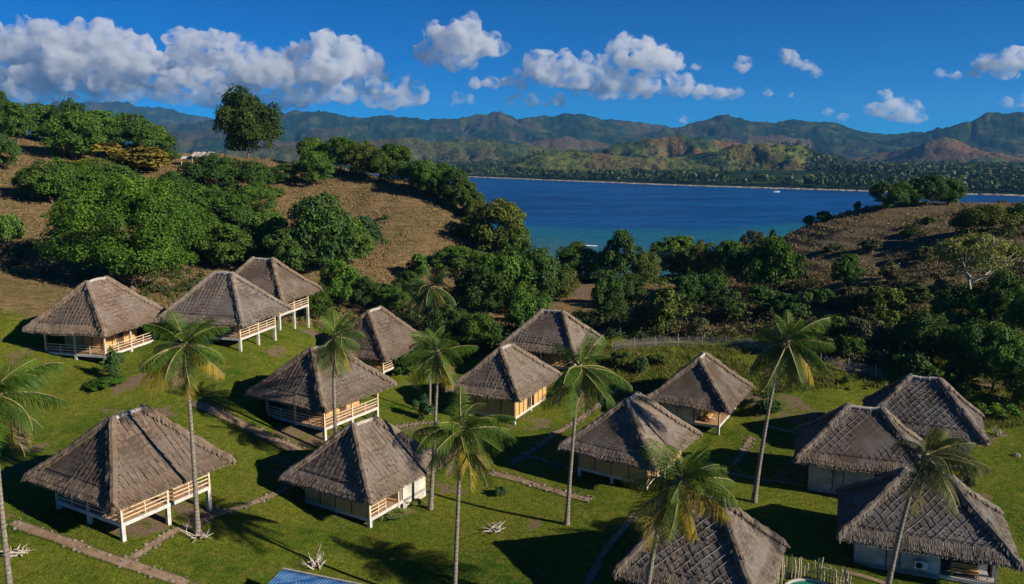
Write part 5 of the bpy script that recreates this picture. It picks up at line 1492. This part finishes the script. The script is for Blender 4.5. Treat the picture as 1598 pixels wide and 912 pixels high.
# ---------------------------------------------------------------- boat and breaking wave
t = thing('boat', 'small white boat with a canopy out on the blue bay', 'boat', (249, 760, SEA_Z), R(8))
V = []; n = 12
for i in range(n + 1):
    k = i / n * 2 - 1; w = .85 * (1 - abs(k) ** 2.6) + .02; sh = .25 * k * k
    V += [(k * 3.4, -w, .75 + sh), (k * 3.2, -w * .55, -.25), (k * 3.2, w * .55, -.25), (k * 3.4, w, .75 + sh), (k * 3.2, w * .85, .62 + sh), (k * 3.2, -w * .85, .62 + sh)]
Fq = []
for i in range(n):
    for j in range(6): Fq.append((6*i+j, 6*i+(j+1) % 6, 6*i+6+(j+1) % 6, 6*i+6+j))
mesh_obj('hull', V, [list(q) for q in Fq], M['boat'], t)
b = MB(); b.box((-.3, 0, 2.1), (2.6, 1.5, .1)); b.build('canopy', M['boat'], t)
for x in (-1.4, .8):
    for y in (-.65, .65): b = MB(); b.bar((x, y, .6), (x, y, 2.05), .06); b.build('canopy_post', M['metal_grey'], t)
for y in (-2.2, 2.2):
    b = MB(); b.tube([(-2.8, y, .1), (2.8, y, .1)], .09, 6); b.build('outrigger', M['boat'], t)
for x in (-1.2, 1.2):
    b = MB(); b.tube([(x, -2.2, .12), (x, 0, .85), (x, 2.2, .12)], .06, 5); b.build('outrigger_arm', M['boat'], t)
wv = []; n = 40
for i in range(n + 1):
    k = i / n; w = .55 * math.sin(math.pi * k) ** .6 * (.6 + .8 * float(vnoise(i * .5, 1.7, 4))); yy = 320 + 1.5 * math.sin(k * 3) - 2.0 * k
    wv += [(24.5 + 9.5 * k, yy - w, SEA_Z + .02), (24.5 + 9.5 * k, yy, SEA_Z + .32), (24.5 + 9.5 * k, yy + w, SEA_Z + .02)]
structure(mesh_obj('breaking_wave', wv, [list(q) for i in range(n) for q in ((3*i, 3*i+3, 3*i+4, 3*i+1), (3*i+1, 3*i+4, 3*i+5, 3*i+2))], M['foam'], None, True))
# ---------------------------------------------------------------- air between here and the mountains
def build_haze():
    t = NT('air')
    v = t.new('ShaderNodeVolumePrincipled')
    v.inputs['Color'].default_value = (.16, .50, 1.0, 1)
    v.inputs['Density'].default_value = 5.6e-5
    v.inputs['Anisotropy'].default_value = .1
    t.link(v.outputs[0], t.out.inputs['Volume'])
    b = MB(); b.box((0, 4200, 250), (20500, 9400, 640))
    o = b.build('haze', t.m); o['kind'] = 'stuff'
    return o
build_haze()

# ---------------------------------------------------------------- clouds, far beyond the mountains
def mat_cloud(name, dens):
    t = NT(name)
    v = t.new('ShaderNodeVolumePrincipled')
    v.inputs['Color'].default_value = (.91, .935, .965, 1)
    v.inputs['Anisotropy'].default_value = .25
    n = t.noise(.0042, 5, .62, t.pos((1, 1, 1.25)), .4)
    d = t.ramp(n, [(.44, 0), (.60, 1)])
    t.link(t.math('MULTIPLY', d, dens), v.inputs['Density'])
    t.link(v.outputs[0], t.out.inputs['Volume'])
    return t.m
M['thin_cloud'] = mat_cloud('thin_cloud_vapour', .0075)
M['cloud'] = mat_cloud('cloud_vapour', .010)
CLOUD_D = 13000
def cloud(puffs, seed, vox=26, mat=None):
    """puffs: (photo column, row, radius in px) turned once into real places 13 km out"""
    r = np.random.RandomState(seed)
    k = CLOUD_D / 1250
    import bmesh
    bm = bmesh.new()
    c0 = None
    for (u, v, rad) in puffs:
        rad *= 1.45
        c = Vector(((u - 799) * k, CLOUD_D + r.uniform(-1, 1) * rad * k * .8, CAM_H + (238 - v) * k))
        if c0 is None: c0 = c
        n = max(7, int(rad * 1.0))
        for i in range(n):
            d = Vector(r.normal(size=3)); d.normalize()
            d.z = abs(d.z) * .9 - .25
            q = c + d * rad * k * r.uniform(.45, .95)
            s = rad * k * r.uniform(.22, .5)
            bmesh.ops.create_icosphere(bm, subdivisions=2, radius=s, matrix=Matrix.Translation(q - c0) @ Matrix.Diagonal((1, 1, .8, 1)))
        bmesh.ops.create_icosphere(bm, subdivisions=2, radius=rad * k * .75, matrix=Matrix.Translation(c - c0) @ Matrix.Diagonal((1.05, 1, .75, 1)))
    me = bpy.data.meshes.new('cloud'); bm.to_mesh(me); bm.free()
    o = bpy.data.objects.new('cloud', me); C.objects.link(o); o.location = c0
    md = o.modifiers.new('r', 'REMESH'); md.mode = 'VOXEL'; md.voxel_size = vox
    dg = bpy.context.evaluated_depsgraph_get()
    me2 = bpy.data.meshes.new_from_object(o.evaluated_get(dg))
    o.modifiers.clear(); o.data = me2; bpy.data.meshes.remove(me)
    n = len(me2.vertices); co = np.empty(n * 3, np.float32); no = np.empty(n * 3, np.float32)
    me2.vertices.foreach_get('co', co); me2.vertices.foreach_get('normal', no)
    co = co.reshape(-1, 3); no = no.reshape(-1, 3)
    q = co + np.array(c0)
    dd = (fbm(q[:, 0] / 150 + q[:, 1] / 310, q[:, 2] / 150 - q[:, 1] / 270, 4, seed) - .45) * 260
    co = co + no * dd[:, None] * np.clip(no[:, 2:3] + .9, .25, 1)
    me2.vertices.foreach_set('co', co.astype(np.float32).ravel()); me2.update()
    me2.materials.clear(); me2.materials.append(mat or M['cloud'])
    structure(o)
    return o
CLOUDS = [
    [(20, 70, 24), (50, 85, 30), (85, 70, 26), (110, 95, 30), (10, 105, 30), (70, 120, 28), (-40, 100, 34)],
    [(150, 70, 26), (185, 85, 30), (220, 85, 26), (245, 105, 28), (160, 110, 32), (200, 120, 28), (135, 100, 25)],
    [(300, 72, 17), (335, 80, 20), (365, 85, 20), (400, 88, 16), (430, 100, 20), (300, 105, 26), (350, 112, 28), (405, 118, 26)],
    [(485, 85, 18), (515, 85, 24), (550, 92, 26), (570, 112, 24), (530, 120, 26), (480, 118, 22), (590, 125, 14)],
    [(20, 134, 24), (80, 138, 23), (140, 136, 24), (200, 138, 24), (260, 126, 26), (290, 136, 22), (330, 134, 24), (380, 136, 24), (440, 126, 25), (470, 136, 22), (510, 138, 20), (560, 140, 17), (600, 143, 13)],
    [(695, 75, 22), (725, 78, 26), (755, 82, 20), (675, 98, 18), (715, 105, 18)],
    [(640, 135, 12), (655, 140, 9), (625, 132, 8)],
    [(720, 160, 9), (735, 163, 7), (705, 163, 6)],
    [(985, 90, 24), (1010, 105, 24), (1040, 105, 16), (960, 110, 20), (915, 108, 16), (880, 110, 18), (840, 105, 16), (860, 128, 20), (900, 132, 20), (945, 136, 20), (1000, 138, 20), (1050, 138, 14), (1095, 145, 10), (1125, 150, 7), (820, 118, 12)],
    [(770, 135, 11), (800, 134, 12), (745, 138, 8), (815, 138, 8)],
    [(800, 160, 10), (830, 162, 9), (870, 162, 10), (850, 165, 7)],
    [(1148, 112, 8), (1150, 102, 5)],
    [(1218, 101, 8), (1228, 106, 7), (1260, 121, 7), (1210, 95, 5)],
    [(1187, 150, 6), (1225, 152, 6)],
    [(1284, 178, 7), (1310, 187, 6), (1060, 190, 7), (1070, 194, 5)],
    [(1368, 155, 9), (1367, 147, 6), (1352, 175, 12), (1375, 178, 15), (1400, 183, 14), (1415, 188, 9), (1385, 168, 10)],
    [(1520, 108, 14), (1540, 105, 18), (1565, 103, 18), (1590, 100, 14), (1540, 122, 14), (1466, 124, 9), (1495, 124, 8), (1450, 122, 5), (1615, 102, 15)],
    [(1575, 163, 10), (1555, 168, 8), (1595, 168, 8), (1620, 165, 10)],
    [(-30 + 34 * i_, 152 + (i_ * 7) % 9, 13 + (i_ * 5) % 8) for i_ in range(21)],
    [(900 + 26 * i_, 148 + (i_ * 5) % 6, 8 + (i_ * 3) % 5) for i_ in range(10)],
    [(1075, 110, 7), (1150, 106, 9), (1145, 118, 7), (1128, 150, 7), (1240, 112, 9), (1200, 98, 8)],
]
THIN = {6, 7, 11, 13, 14, 17, 18, 19}
for i, p in enumerate(CLOUDS):
    cloud(p, 300 + i, 30 if max(q[2] for q in p) > 15 else 18, M['thin_cloud'] if i in THIN else None)
